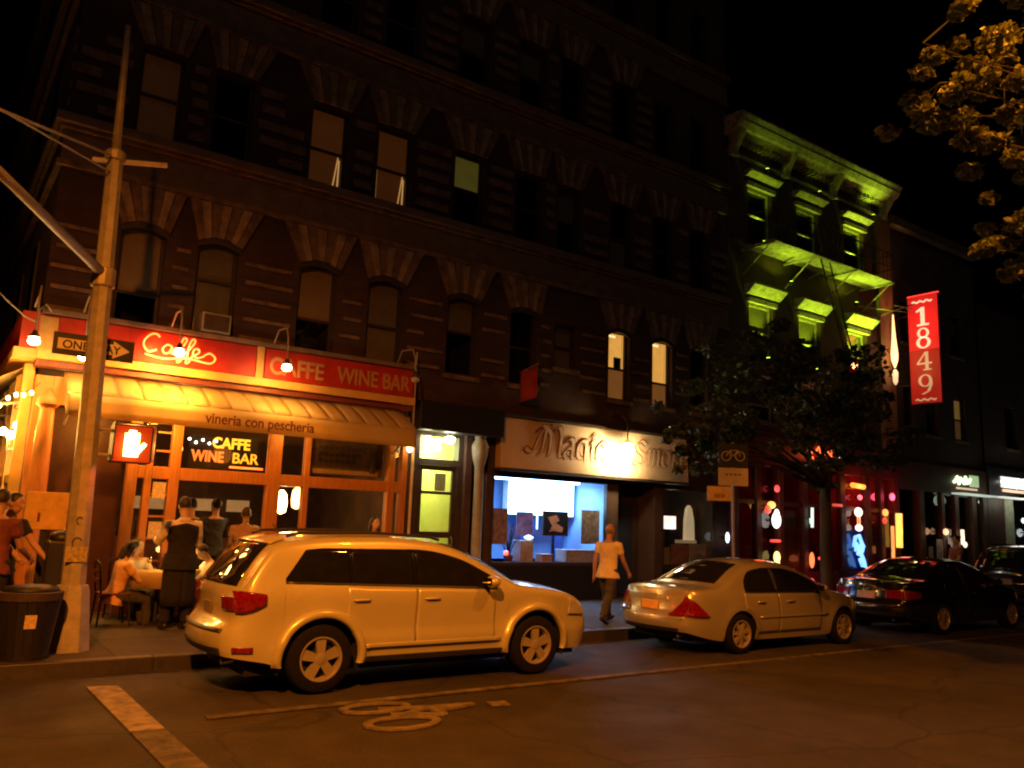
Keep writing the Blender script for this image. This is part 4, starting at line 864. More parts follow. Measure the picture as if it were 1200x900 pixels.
glow(19.0, 2.95, [('e', 0, 0, .1, .1)], (1, .05, .08), 2.5, 'dull red globe among the leaves over the left bar', 1, 'globe_lamp', 'lamp')
glow(20.55, 2.2, [('t', [(0, -.25), (.02, .3)], .04), ('t', [(-.06, -.15), (-.08, .0)], .03, (.5, 1, .6), 2)], (.75, .9, .75), 2.5, 'short pale upright tube by the middle bar door', 0)
glow(20.5, 1.05, [('e', 0, 0, .1, .22)], (1, .2, .06), 4, 'red orange lantern beside the middle bar door', 2, 'bar_lantern', 'lamp')
glow(20.95, 1.1, [('e', -.08, 0, .045, .045), ('e', .1, 0, .045, .045)], RED, 6, 'pair of tiny red lights in the middle bar door', 0, 'pilot_lights', 'lights')
glow(20.45, .45, [('e', 0, 0, .14, .11)], (1, .05, .08), 4, 'low red glow by the foot of the middle bar door', 2, 'globe_lamp', 'lamp')
glow(21.8, 2.62, [('t', [(-.22, 0), (.2, 0)], .04)], (1, .08, .04), .8, 'dim red neon strip over the middle bar window', 0)
glow(16.95, 1.6, [('e', 0, 0, .06, .14)], (.9, .95, 1), 5, 'small white flame lamp on the pier left of the bars', 1, 'globe_lamp', 'lamp')
light('POINT', (21.5, YF + 2, 3.4), (1, .06, .02), 22, bB, .2, name='bar_glow'); light('POINT', (24.6, YF + 1.5, 3.2), (1, .05, .03), 34, bB, .2, name='bar_glow'); light('POINT', (18.8, YF + 1.5, 3.0), (1, .1, .05), 9, bB, .2, name='bar_glow')
# ---- blade sign
bs = thing('blade_sign', 'tall red lit blade sign with pale numerals 1849 standing out from the wall', 'sign', (25.6, 13.35, 5.95))
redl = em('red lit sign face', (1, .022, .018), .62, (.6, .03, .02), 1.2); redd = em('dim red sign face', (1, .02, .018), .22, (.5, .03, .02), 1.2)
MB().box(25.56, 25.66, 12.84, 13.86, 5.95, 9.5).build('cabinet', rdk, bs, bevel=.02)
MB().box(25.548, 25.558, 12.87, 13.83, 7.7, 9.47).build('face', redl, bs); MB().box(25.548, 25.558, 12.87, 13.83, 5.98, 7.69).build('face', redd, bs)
MB().tube([(25.6, 12.84, 9.52), (25.6, 13.86, 9.52)], .025, 6).build('top_tube', em('red top tube', (1, .03, .02), 2.5), bs)
for z in (6.6, 8.9): MB().tube([(25.6, 13.85, z), (25.6, YF, z)], .03, 6).build('bracket', M['frame'], bs)
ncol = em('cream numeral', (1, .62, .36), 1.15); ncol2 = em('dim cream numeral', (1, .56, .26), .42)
xs_ = 25.546
def ringx(mb, cy, cz, ry, rz, ty, tz, a0=0, a1=360):   # stressed ring in the yz plane
    k = 28
    for i in range(k):
        a, b = R(a0 + (a1 - a0) * i / k), R(a0 + (a1 - a0) * (i + 1) / k)
        q = [(cy + ry * math.cos(a), cz + rz * math.sin(a)), (cy + ry * math.cos(b), cz + rz * math.sin(b)), (cy + (ry - ty) * math.cos(b), cz + (rz - tz) * math.sin(b)), (cy + (ry - ty) * math.cos(a), cz + (rz - tz) * math.sin(a))]
        mb.prism_x(q, xs_ - .012, xs_)
c0 = 13.36   # face centre; the picture's right is towards smaller y
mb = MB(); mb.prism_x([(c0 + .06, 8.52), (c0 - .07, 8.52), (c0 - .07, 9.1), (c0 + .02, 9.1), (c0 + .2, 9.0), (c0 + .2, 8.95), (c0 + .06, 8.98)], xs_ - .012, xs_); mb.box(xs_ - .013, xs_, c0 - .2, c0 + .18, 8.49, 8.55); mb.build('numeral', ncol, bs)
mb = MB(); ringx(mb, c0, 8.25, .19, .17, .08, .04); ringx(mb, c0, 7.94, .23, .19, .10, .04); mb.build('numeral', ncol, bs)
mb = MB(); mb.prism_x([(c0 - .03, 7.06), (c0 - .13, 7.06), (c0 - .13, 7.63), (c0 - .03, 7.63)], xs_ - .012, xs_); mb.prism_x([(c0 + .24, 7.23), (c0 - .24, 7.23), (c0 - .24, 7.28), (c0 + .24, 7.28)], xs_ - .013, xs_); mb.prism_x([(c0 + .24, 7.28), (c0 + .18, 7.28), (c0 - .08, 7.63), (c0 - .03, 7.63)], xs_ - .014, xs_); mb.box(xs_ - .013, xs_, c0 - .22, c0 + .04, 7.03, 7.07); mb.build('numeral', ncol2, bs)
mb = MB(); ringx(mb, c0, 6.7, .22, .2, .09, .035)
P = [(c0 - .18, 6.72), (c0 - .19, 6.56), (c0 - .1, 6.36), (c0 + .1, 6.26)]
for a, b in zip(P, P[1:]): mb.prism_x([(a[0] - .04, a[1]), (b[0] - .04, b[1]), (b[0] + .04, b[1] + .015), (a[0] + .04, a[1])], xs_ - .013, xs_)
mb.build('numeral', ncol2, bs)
for z, m in ((9.27, ncol), (6.09, ncol2)):   # small unreadable flourish above and below the numerals
    MB().tube([(xs_, c0 + .33 - .066 * k, z + .03 * math.sin(k * 1.9) + (.02 if z > 9 else 0)) for k in range(11)], .028, 5).build('flourish', m, bs, smooth=True)
light('POINT', (25.2, 13.2, 8.5), (1, .05, .03), 7, bs, .2)
# ---- darker houses further along
bC = thing('brick_house', 'plain dark brown brick house beyond the red blade sign', 'building', (28.5, 16, 0))
opc = [(27.4, 28.2, 5.2, 6.7), (29.3, 30.1, 5.2, 6.7), (27.4, 28.2, 8.2, 9.7), (29.3, 30.1, 8.2, 9.7), (26.0, 26.7, 8.2, 9.7), (26.0, 26.7, 5.2, 6.7)]
mb = MB(); wall(mb, 25.31, 31.2, 4.2, 12.3, YF + .05, .2, opc); mb.add([(25.31, YF + .05, 12.3), (31.2, YF + .05, 12.3), (31.2, YF + 14, 12.3), (25.31, YF + 14, 12.3)], [(0, 1, 2, 3)]); mb.add([(31.2, YF + .05, 0), (31.2, YF + 14, 0), (31.2, YF + 14, 12.3), (31.2, YF + .05, 12.3)], [(0, 1, 2, 3)]); mb.build('wall', M['brick3'], bC)
MB().box(25.31, 31.2, YF - .2, YF + .06, 12.1, 12.4).build('cornice', M['cornice'], bC)
for k, (a, b, z0, z1) in enumerate(opc): window(a, b, z0, z1, em('dim lit amber shade', (1, .5, .12), .14) if k == 1 else (M['blindg'] if k in (0, 3) else None), em('dimmer amber shade', (1, .45, .12), .05) if k == 1 else None, par=bC, Y=YF + .05)
room(25.33, 31.18, YF + .3, YF + 4, .152, 4.2, mat('dim shop interior', (.05, .035, .028), .9), bC)
brn = mat('brown shopfront timber', (.12, .05, .03), .5, var=.3, scale=3)
for a, b in ((26.6, 26.9), (28.0, 28.2), (28.9, 29.15), (30.1, 30.4), (30.9, 31.2)): MB().box(a, b, YF - .02, YF + .25, .15, 3.3).build('shopfront_post', brn, bC, bevel=.012)
MB().box(25.31, 31.2, YF - .05, YF + .3, 3.3, 4.2).build('fascia', brn, bC)
for a, b in ((25.31, 26.6), (26.9, 28.0), (28.2, 28.9), (29.15, 30.1), (30.4, 30.9)):
    MB().box(a, b, YF + .0, YF + .2, .15, .7).build('stall_riser', brn, bC); MB().box(a, b, YF + .06, YF + .07, .7, 3.3).build('pane', M['sglass'], bC)
bD = thing('corner_shop', 'dark low shop building with a white glowing sign at the right edge', 'building', (36, 16, 0))
opd = [(33.0, 33.9, 5.2, 6.8), (35, 35.9, 5.2, 6.8)]
mb = MB(); wall(mb, 31.22, 44, 4.4, 10.5, YF, .2, opd); mb.add([(31.22, YF, 10.5), (44, YF, 10.5), (44, YF + 12, 10.5), (31.22, YF + 12, 10.5)], [(0, 1, 2, 3)]); mb.build('wall', M['brick2'], bD)
for a, b, z0, z1 in opd: window(a, b, z0, z1, None, None, par=bD)
room(31.24, 43.9, YF + .3, YF + 4, .152, 4.4, mat('pale shop interior', (.2, .19, .16), .9), bD)
MB().box(31.22, 44, YF - .1, YF + .3, 3.35, 4.4).build('fascia', M['black'], bD)
for a, b, m in ((31.22, 32.45, brn), (32.5, 33.2, mat('pale green cream pillar', (.5, .5, .36), .7)), (34.9, 35.2, brn)): MB().box(a, b, YF - .02, YF + .29, .15, 3.35).build('shopfront_post', m, bD, bevel=.012)
for a, b in ((33.2, 34.9), (35.2, 38)): MB().box(a, b, YF + .1, YF + .11, .15, 3.35).build('pane', M['sglass'], bD)
def scribble(x0, x1, z, s, m, par, n, y):   # blurred unreadable lettering of a distant sign
    mb = MB(); P = []
    for k in range(n): P.append((x0 + (x1 - x0) * k / (n - 1), y, z + s * (.5 + .5 * math.sin(k * 2.4 + x0)) * (1 if k % 3 else .6)))
    return mb.tube(P, .055, 6).build('glowing_lettering', m, par, smooth=True)
sg = thing('green_sign', 'small sign of pale greenish glowing script on the brown shop', 'sign', (29.6, YF - .1, 3.5))
scribble(28.75, 29.9, 3.66, .25, em('pale green sign glow', (.72, 1, .5), 2.2), sg, 11, YF - .09); MB().box(29.9, 30.5, YF - .09, YF - .051, 3.6, 4.0).build('panel', em('pale green panel', (.6, .85, .4), .5, tex=9), sg); MB().box(28.95, 30.4, YF - .08, YF - .051, 3.48, 3.54).build('strip', em('peach sign strip', (1, .6, .4), .7), sg)
MB().box(28.6, 31.1, YF - .45, YF - .06, 3.28, 3.33).build('light_trough', em('pale trough light', (.85, 1, .8), .55), sg)
sg2 = thing('white_sign', 'glowing white script sign over the shop at the right edge', 'sign', (33.2, YF - .2, 3.5))
scribble(32.1, 34.9, 3.75, .3, em('white sign glow', (1, .95, .85), 6), sg2, 19, YF - .17); MB().box(32.1, 34.9, YF - .15, YF - .105, 3.7, 4.1).build('panel', em('white sign panel', (1, .95, .88), 1.0, tex=6), sg2); MB().box(32.2, 34.2, YF - .16, YF - .105, 3.55, 3.64).build('strip', em('orange sign strip', (1, .5, .3), 1.2), sg2)
MB().box(31.4, 33.5, YF - .5, YF - .12, 3.3, 3.34).build('light_trough', em('white trough light', (1, 1, .9), .8), sg2)
light('POINT', (33, YF - .8, 3.2), (.95, 1, .75), 9, sg2, .2); light('POINT', (34.2, YF + 1.8, 2.8), (.8, 1, .95), 60, sg2, .2); light('POINT', (29.5, YF - .7, 3.1), (.8, 1, .7), 2.5, sg, .2)
glow(33.75, 2.55, [('e', 0, 0, .12, .1)], (.6, 1, .9), 8, 'pale green globe inside the shop at the right edge', 0, 'globe_lamp', 'lamp', y=YF - .1)
glow(34.35, 2.1, [('e', 0, 0, .26, .16)], (.9, 1, 1), 12, 'white oval lamp inside the shop at the right edge', 0, 'globe_lamp', 'lamp', y=YF - .1)
glow(27.9, 2.0, [('e', 0, 0, .16, .11)], (1, .5, .25), 4, 'peach globe lamp in the brown shop doorway', 4, 'globe_lamp', 'lamp')
glow(29.0, 1.85, [('t', [(0, -.25), (0, .25)], .06), ('e', .15, -.25, .12, .1)], (1, .78, .55), 4, 'short white tube lamp on the brown shop post', 3, 'wall_tube', 'lamp')
picture(27.55, 27.95, .95, 1.75, YF + .0, mat('pale blurred poster', (.4, .42, .45), .6, var=.6, scale=5), 'pale blurred poster in the brown shop window under the peach lamp')
picture(27.05, 27.3, .8, 1.5, YF + .0, mat('grey poster strip', (.34, .35, .38), .6, var=.5, scale=5), 'narrow grey poster left of the pale blurred poster')

# ================================================================== POLE AND WHAT HANGS ON IT
pl = thing('signal_pole', 'tall tapered steel signal pole with guyed mast arm at the corner kerb', 'pole', (1.62, 10.9, .15))
lean = lambda z: (1.625 - .021 * (z - .15), 10.9)
rotoct = 8
def oct_prof(zs, rs):
    mb = MB(); rows = []
    for z, r in zip(zs, rs):
        cx_, cy_ = lean(z); rows.append([(cx_ + r * math.cos(R(22.5 + 45 * k)), cy_ + r * math.sin(R(22.5 + 45 * k)), z) for k in range(9)])
    mb.grid(rows); return mb
oct_prof([.15, .2, .82, .88, .9], [.24, .235, .185, .17, .01]).build('pole_base', M['steel'], pl, angle=25)
oct_prof([.88, 2.5, 4.4, 6.2, 6.24], [.135, .125, .11, .095, .01]).build('pole_shaft', M['steel'], pl, angle=25)
MB().tube([(*lean(6.2), 6.2), (*lean(7.9), 7.9)], [.055, .035], 10).build('upper_mast', M['steel'], pl, smooth=True)
MB().lathe([(.11, -.06), (.125, -.05), (.125, .05), (.11, .06)], (*lean(6.12), 6.12), 12).build('collar', M['steel'], pl)
MB().lathe([(.12, -.12), (.14, -.1), (.14, .1), (.12, .12)], (*lean(4.55), 4.55), 12).build('collar', M['steel'], pl)
a0 = Vector((*lean(4.6), 4.6)); dr_ = Vector((-1.2, -1.95, .24))
MB().tube([a0, a0 + dr_, a0 + dr_ * 1.9], [.06, .05, .04], 10).build('mast_arm', M['steel'], pl, smooth=True)
end = a0 + dr_ * 1.7
MB().tube([(*lean(6.12), 6.12), end + Vector((0, 0, .05))], .014, 6).build('guy_rod', M['steel'], pl)
MB().tube([(*lean(5.9), 5.9), a0 + dr_ * 1.3 + Vector((-.1, .3, .6))], .011, 6).build('guy_rod', M['steel'], pl)
MB().bar((1.25, 10.92, 6.02), (2.1, 10.84, 6.16), .05, .05).build('cross_arm', M['steel'], pl)
MB().box(1.47, 1.7, 10.755, 10.76, 1.15, 1.32).build('sticker', mat('torn sticker', (.32, .26, .14), .8, var=.6, scale=20), pl)
stk = mat('black marker scrawl', (.05, .03, .02), .8)
for z, r_ in ((1.62, .03), (1.36, .05)): MB().tube([(1.58 + r_ * math.cos(a), 10.768, z + 1.3 * r_ * math.sin(a)) for a in np.linspace(.4, 4.6, 12)], .006, 5).build('scrawl', stk, pl)
ow = thing('one_way_sign', 'black ONE WAY sign with white arrow fixed behind the signal pole', 'sign', (1.55, 11.06, 3.56))
MB().box(1.10, 2.0, 11.05, 11.06, 3.57, 3.84).build('plate', M['black'], ow)
wsign = mat('white sign sheeting', (.62, .55, .46), .5, var=.1)
mb = MB(); mb.prism_y([(1.15, 3.64), (1.76, 3.64), (1.76, 3.595), (1.95, 3.705), (1.76, 3.815), (1.76, 3.77), (1.15, 3.77)], 11.044, 11.0495); mb.build('arrow', wsign, ow)
text('lettering', 'ONE WAY', M['black'], (1.20, 11.0435, 3.655), .14, ow, sx=.98, ext=.0015, bold=.003)
MB().tube([(1.54, 11.0, 3.7), (1.54, 11.05, 3.7)], .03, 6).build('clamp', M['steel'], ow)
ps = thing('pedestrian_signal', 'pedestrian signal box on the pole glowing with an orange stop hand', 'signal', (2.05, 10.8, 2.3))
MB().box(1.83, 2.29, 10.82, 11.0, 2.32, 2.78).build('housing', M['black'], ps, bevel=.02)
MB().box(1.82, 2.30, 10.66, 10.82, 2.775, 2.795).build('visor', M['black'], ps); MB().box(2.285, 2.305, 10.66, 10.82, 2.34, 2.775).build('visor', M['black'], ps); MB().box(1.815, 1.835, 10.66, 10.82, 2.34, 2.775).build('visor', M['black'], ps)
for z in (2.4, 2.7): MB().tube([(1.66, 10.9, z), (1.84, 10.9, z)], .025, 6).build('bracket', M['steel'], ps)
MB().box(1.85, 2.27, 10.8195, 10.8215, 2.335, 2.765).build('lens', em('painted orange lens bloom', (1, .05, .004), .45, (.02, .008, .005)), ps)  # bloom round the hand painted as a glow on the lens
hand = em('orange hand lamps', (1, .40, .07), 90)
mb = MB(); mb.box(1.97, 2.13, 10.805, 10.819, 2.40, 2.57)
for k, (x, h) in enumerate(((1.97, .10), (2.012, .14), (2.054, .14), (2.096, .11))): mb.box(x, x + .035, 10.805, 10.818, 2.571, 2.571 + h)
mb.bar((2.12, 10.812, 2.45), (2.2, 10.812, 2.56), .012, .04); mb.build('hand_symbol', hand, ps)
light('POINT', (2.05, 10.6, 2.52), (1, .09, .008), 30, ps, .08)
# ---- cycle sign post
cs = thing('sign_post', 'slim post with cycle sign and two parking plates under the street tree', 'sign post', (12.6, 10.35, .15))
MB().tube([(12.6, 10.36, .15), (12.58, 10.36, 3.45)], .03, 8).build('post', M['steel'], cs)
Mr = Matrix.Rotation(R(-38), 3, 'Z'); u = Mr @ Vector((1, 0, 0)); nrm = Mr @ Vector((0, -1, 0)); pc = Vector((12.58, 10.36, 0))
def plate(du, z0, z1, wd, m, name): return MB().obox(pc + u * du + nrm * .045 + Vector((0, 0, (z0 + z1) / 2)), (wd, .008, z1 - z0), Mr).build(name, m, cs)
plate(0, 2.97, 3.42, .56, mat('dark green sign sheet', (.012, .02, .014), .5), 'cycle_plate'); plate(0, 2.62, 2.955, .56, wsign, 'parking_plate'); plate(-.26, 2.33, 2.6, .46, mat('cream parking plate', (.7, .5, .24), .5), 'parking_plate')
mb = MB()
for s_ in (-.13, .13): 
    k = 20; c_ = pc + u * s_ + nrm * .052 + Vector((0, 0, 3.18)); mb.tube([c_ + u * .085 * math.cos(2 * math.pi * i / k) + Vector((0, 0, .085 * math.sin(2 * math.pi * i / k))) for i in range(k + 1)], .009, 5)
q = lambda a, z: pc + u * a + nrm * .052 + Vector((0, 0, z))
mb.tube([q(-.13, 3.18), q(-.06, 3.29), q(.09, 3.29), q(.13, 3.18)], .009, 5); mb.tube([q(-.06, 3.29), q(.0, 3.18), q(.09, 3.29)], .009, 5); mb.build('cycle_pictogram', wsign, cs)
mb = MB()
for k in range(5): mb.obox(pc + u * (-.34 + .04 * k) + nrm * .05 + Vector((0, 0, 2.42)), (.02, .004, .07), Mr)
for k in range(4): mb.obox(pc + u * (-.12 + .08 * k) + nrm * .05 + Vector((0, 0, 2.83)), (.05, .004, .03), Mr)
mb.build('worn_print', M['ink'], cs)
# ---- litter bin, menu board, kiosk box
lb_ = thing('litter_bin', 'dark slatted street litter bin beside the foot of the signal pole', 'litter bin', (1.16, 10.5, .15))
cx_, cy_ = 1.15, 10.5
for k in range(20):
    a = 2 * math.pi * k / 20; c, s_ = math.cos(a), math.sin(a); t_ = Vector((-s_, c, 0)) * .036; o0 = Vector((cx_ + .225 * c, cy_ + .225 * s_, .2)); o1 = Vector((cx_ + .30 * c, cy_ + .30 * s_, .8)); n_ = Vector((c, s_, 0)) * .008
    MB().hexa([o0 - t_ - n_, o0 + t_ - n_, o0 + t_ + n_, o0 - t_ + n_, o1 - t_ * 1.25 - n_, o1 + t_ * 1.25 - n_, o1 + t_ * 1.25 + n_, o1 - t_ * 1.25 + n_]).build('slat', M['black'], lb_)
MB().lathe([(.20, .155), (.21, .2), (.28, .78), (.27, .78), (.2, .2), (.18, .16)], (cx_, cy_, 0), 24).build('liner', M['black'], lb_, angle=40)
MB().lathe([(.295, .77), (.32, .77), (.325, .85), (.29, .86)], (cx_, cy_, 0), 28).build('top_band', M['frame'], lb_, angle=40); MB().lathe([(.235, .155), (.25, .155), (.255, .2), (.235, .2)], (cx_, cy_, 0), 28).build('foot_band', M['black'], lb_)
MB().lathe([(.29, .855), (.26, .9), (.16, .92), (.01, .93)], (cx_, cy_, 0), 24).build('bin_bag', M['black'], lb_, smooth=True)
MB().obox((cx_ + .0, cy_ - .285, .56), (.11, .012, .14), Matrix.Rotation(R(9), 3, 'X')).build('notice_plate', pap, lb_)
mbd = thing('menu_board', 'yellow lit menu board on a stand left of the signal pole', 'sign', (1.43, 12.5, .15))
MB().box(1.18, 1.68, 12.5, 12.54, 1.46, 1.95).build('panel', mat('ochre menu board', (.62, .38, .10), .6, var=.25, scale=6), mbd, bevel=.01); MB().box(1.39, 1.47, 12.54, 12.58, .2, 1.7).build('stand', M['black'], mbd); MB().lathe([(.25, 0), (.25, .03), (.05, .06)], (1.43, 12.56, .152), 16).build('foot', M['black'], mbd)
MB().box(1.33, 1.36, 12.494, 12.4995, 1.56, 1.68).build('dark_smudge', M['ink'], mbd)
nb = thing('newspaper_box', 'black newspaper box behind the signal pole', 'newspaper box', (1.56, 11.7, .15))
MB().box(1.4, 1.74, 11.7, 12.05, .35, 1.35).build('cabinet', M['black'], nb, bevel=.03); MB().box(1.43, 1.71, 11.69, 11.70, .8, 1.25).build('window', M['sglass'], nb); MB().box(1.45, 1.69, 11.692, 11.698, .42, .7).build('paper', pap, nb); MB().box(1.42, 1.72, 11.72, 12.03, .15, .35).build('foot', M['black'], nb)
MB().ellipsoid((1.57, 11.84, 1.38), .15, .14, .1, 14, 8).build('rounded_top', M['black'], nb, smooth=True)
# ================================================================== TREES
bark = mat('street tree bark', (.045, .034, .025), .9, var=.4, scale=9, bump=.8, bscale=25, stretch=(1, 1, .25))
def leaf_mat(name, c1, c2):
    m, t, b = _nodes(name); g = t.nodes.new('ShaderNodeNewGeometry'); r = t.nodes.new('ShaderNodeValToRGB')
    r.color_ramp.elements[0].color = (*c1, 1); r.color_ramp.elements[1].color = (*c2, 1); t.links.new(g.outputs['Random Per Island'], r.inputs[0]); t.links.new(r.outputs[0], b.inputs['Base Color'])
    b.inputs['Roughness'].default_value = .45; b.inputs['Subsurface Weight'].default_value = 0
    tr = t.nodes.new('ShaderNodeBsdfTranslucent'); mx = t.nodes.new('ShaderNodeMixShader'); mx.inputs[0].default_value = .25; t.links.new(r.outputs[0], tr.inputs[0])
    out = t.nodes['Material Output']; t.links.new(b.outputs[0], mx.inputs[1]); t.links.new(tr.outputs[0], mx.inputs[2]); t.links.new(mx.outputs[0], out.inputs[0]); return m
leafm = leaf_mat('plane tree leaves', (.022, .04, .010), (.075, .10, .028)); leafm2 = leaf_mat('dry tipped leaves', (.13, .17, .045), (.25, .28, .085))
def leaves(mb, rng, c, rad, n, size):
    for _ in range(n):
        d = Vector((rng.gauss(0, 1), rng.gauss(0, 1), rng.gauss(0, 1))); d.normalize(); d *= rng.random() ** .45
        p = Vector(c) + Vector((d.x * rad[0], d.y * rad[1], d.z * rad[2])); s = size * rng.uniform(.6, 1.25)
        q = Matrix.Rotation(rng.uniform(0, 6.28), 3, 'Z') @ Matrix.Rotation(rng.uniform(.1, 1.5), 3, 'X') @ Matrix.Rotation(rng.uniform(0, 6.28), 3, 'Z')
        P = [Vector(v) for v in ((0, -.55 * s, 0), (.36 * s, -.1 * s, .06 * s), (.22 * s, .32 * s, .03 * s), (0, .6 * s, -.05 * s), (-.22 * s, .32 * s, .03 * s), (-.36 * s, -.1 * s, .06 * s))]
        mb.add([p + q @ v for v in P], [(0, 1, 2, 3), (0, 3, 4, 5)])
def tree(label, base, h0, clumps, leafmat, n, size, trunk_r, seed, limbs=None):
    t = thing('street_tree', label, 'tree', base); rng = random.Random(seed); bx, by, bz = base
    top_ = Vector((bx + .1, by + .05, h0)); mb = MB()
    mb.tube([(bx, by, bz - .05), (bx + .02, by, bz + .15), (bx + .05, by + .03, bz + (h0 - bz) * .5), top_], [trunk_r * 1.5, trunk_r * 1.1, trunk_r, trunk_r * .85], 10); mb.build('trunk', bark, t, smooth=True)
    for c in clumps:
        cc = Vector(c[:3]); mid = top_.lerp(cc, .5) + Vector((rng.uniform(-.2, .2), rng.uniform(-.2, .2), .25))
        jt = lambda: Vector((rng.uniform(-.22, .22), rng.uniform(-.22, .22), rng.uniform(-.12, .2)))
        MB().tube([top_ - Vector((0, 0, .1)), top_.lerp(mid, .3) + jt(), top_.lerp(mid, .65) + jt(), mid, mid.lerp(cc, .5) + jt() * .6, cc], [trunk_r * .5, trunk_r * .34, trunk_r * .24, trunk_r * .16, .012, .006], 7).build('branch', bark, t, smooth=True)
    mb = MB()
    for c in clumps:
        cc = Vector(c[:3]); r = c[3]; m = int(n * r ** 2.2)
        for _ in range(max(3, int(r * 9))):     # small leafy sprays inside the clump
            d = Vector((rng.gauss(0, .6), rng.gauss(0, .6), rng.gauss(0, .5))) * r; rr = r * rng.uniform(.22, .42)
            leaves(mb, rng, cc + d, (rr * 1.2, rr * 1.1, rr * .7), max(6, m // max(3, int(r * 9))), size)
            if rng.random() < .5: mb.tube([cc, cc + d], [.012, .004], 4)
    o = mb.build('crown', leafmat, t); o['kind'] = 'stuff'
    return t
rng = random.Random(3); cl = []
for x, y, z, r in ((11.9, 10.9, 3.35, .5), (12.2, 10.9, 3.75, .6), (12.9, 11.1, 4.1, .8), (13.6, 10.8, 4.7, .9), (14.4, 11.3, 5.3, .9), (14.6, 10.6, 4.3, 1.0), (15.4, 11.1, 5.0, 1.1), (15.8, 10.6, 4.0, 1.0), (16.6, 11.2, 5.2, 1.1), (17.2, 10.7, 4.3, 1.1), (17.8, 11.2, 5.2, .9), (18.2, 10.8, 4.3, .85), (13.6, 11.4, 3.7, .7), (14.6, 10.3, 3.5, .6), (17.0, 10.4, 3.5, .45), (11.5, 10.95, 3.55, .4), (11.95, 11, 3.85, .5), (12.4, 10.9, 3.25, .42), (12.8, 10.8, 2.95, .4), (13.1, 11.0, 3.5, .5), (18.2, 10.6, 3.6, .7), (15.0, 12, 5.7, .7), (16.3, 11.8, 5.9, .6), (11.75, 11.1, 2.95, .3)):
    cl.append((x, y, z, r))
tree('leafy street tree whose dark crown hides the lower floors of the green lit house', (16.1, 10.75, .15), 2.9, cl, leafm, 900, .125, .13, 5)
cl = []
for x, y, z, r in ((9.3, 4.7, 7.75, .4), (9.75, 4.75, 7.4, .5), (10.0, 4.6, 7.05, .5), (9.75, 4.75, 6.8, .36), (9.95, 4.5, 7.7, .45), (10.3, 4.4, 7.4, .6), (10.2, 4.6, 6.75, .4), (10.5, 4.3, 7.75, .5), (10.7, 4.2, 7.1, .6), (10.6, 4.4, 6.7, .4), (11.0, 4.1, 6.5, .4), (10.95, 4.5, 5.9, .4), (11.0, 4.6, 5.6, .36), (11.25, 4.5, 5.45, .5), (11.3, 4.3, 6.0, .5), (11.45, 4.5, 5.15, .42), (11.9, 4, 5.6, .7), (11.2, 3.5, 8.2, .9), (12.2, 3, 7.4, 1.0), (12.6, 2.2, 8.6, 1.1), (13, 1, 7.8, 1.1), (13.8, 2.6, 6.6, 1.0), (12.2, .2, 8.4, 1.0)):
    cl.append((x, y, z, r))
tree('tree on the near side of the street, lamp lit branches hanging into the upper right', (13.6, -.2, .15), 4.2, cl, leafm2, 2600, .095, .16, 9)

# ================================================================== CARS
rubber = mat('tyre rubber', (.008, .0075, .007), .9, var=.3, scale=20, spec=.15); alloy = mat('alloy wheel', (.33, .30, .27), .33, .3, var=.1); dark = mat('wheel well', (.008, .008, .008), .9, var=.2); trim = mat('black trim', (.02, .02, .02), .45, var=.2)
tint = mat('dark tinted glass', (.010, .010, .011), .04, var=.2, spec=.6); lampred = mat('red lamp lens', (.17, .005, .004), .10, var=.65, scale=26, coat=.6); lampclr = mat('clear lamp lens', (.6, .58, .55), .1, .3, var=.2, scale=14, coat=.6); chrome = mat('chrome', (.7, .68, .64), .15, 1, var=.05)
def lin(tab, x):
    xs = [a for a, b in tab]; ys = [b for a, b in tab]; n = len(xs)
    if x <= xs[0]: return ys[0]
    if x >= xs[-1]: return ys[-1]
    i = max(k for k in range(n) if xs[k] <= x); i = min(i, n - 2); h = xs[i + 1] - xs[i]; t = (x - xs[i]) / h
    d = [(ys[k + 1] - ys[k]) / (xs[k + 1] - xs[k]) for k in range(n - 1)]
    def m(k):
        if k == 0: return d[0]
        if k == n - 1: return d[-1]
        return 0 if d[k - 1] * d[k] <= 0 else 2 * d[k - 1] * d[k] / (d[k - 1] + d[k])
    m0, m1 = m(i) * h, m(i + 1) * h
    return (2 * t ** 3 - 3 * t * t + 1) * ys[i] + (t ** 3 - 2 * t * t + t) * m0 + (-2 * t ** 3 + 3 * t * t) * ys[i + 1] + (t ** 3 - t * t) * m1
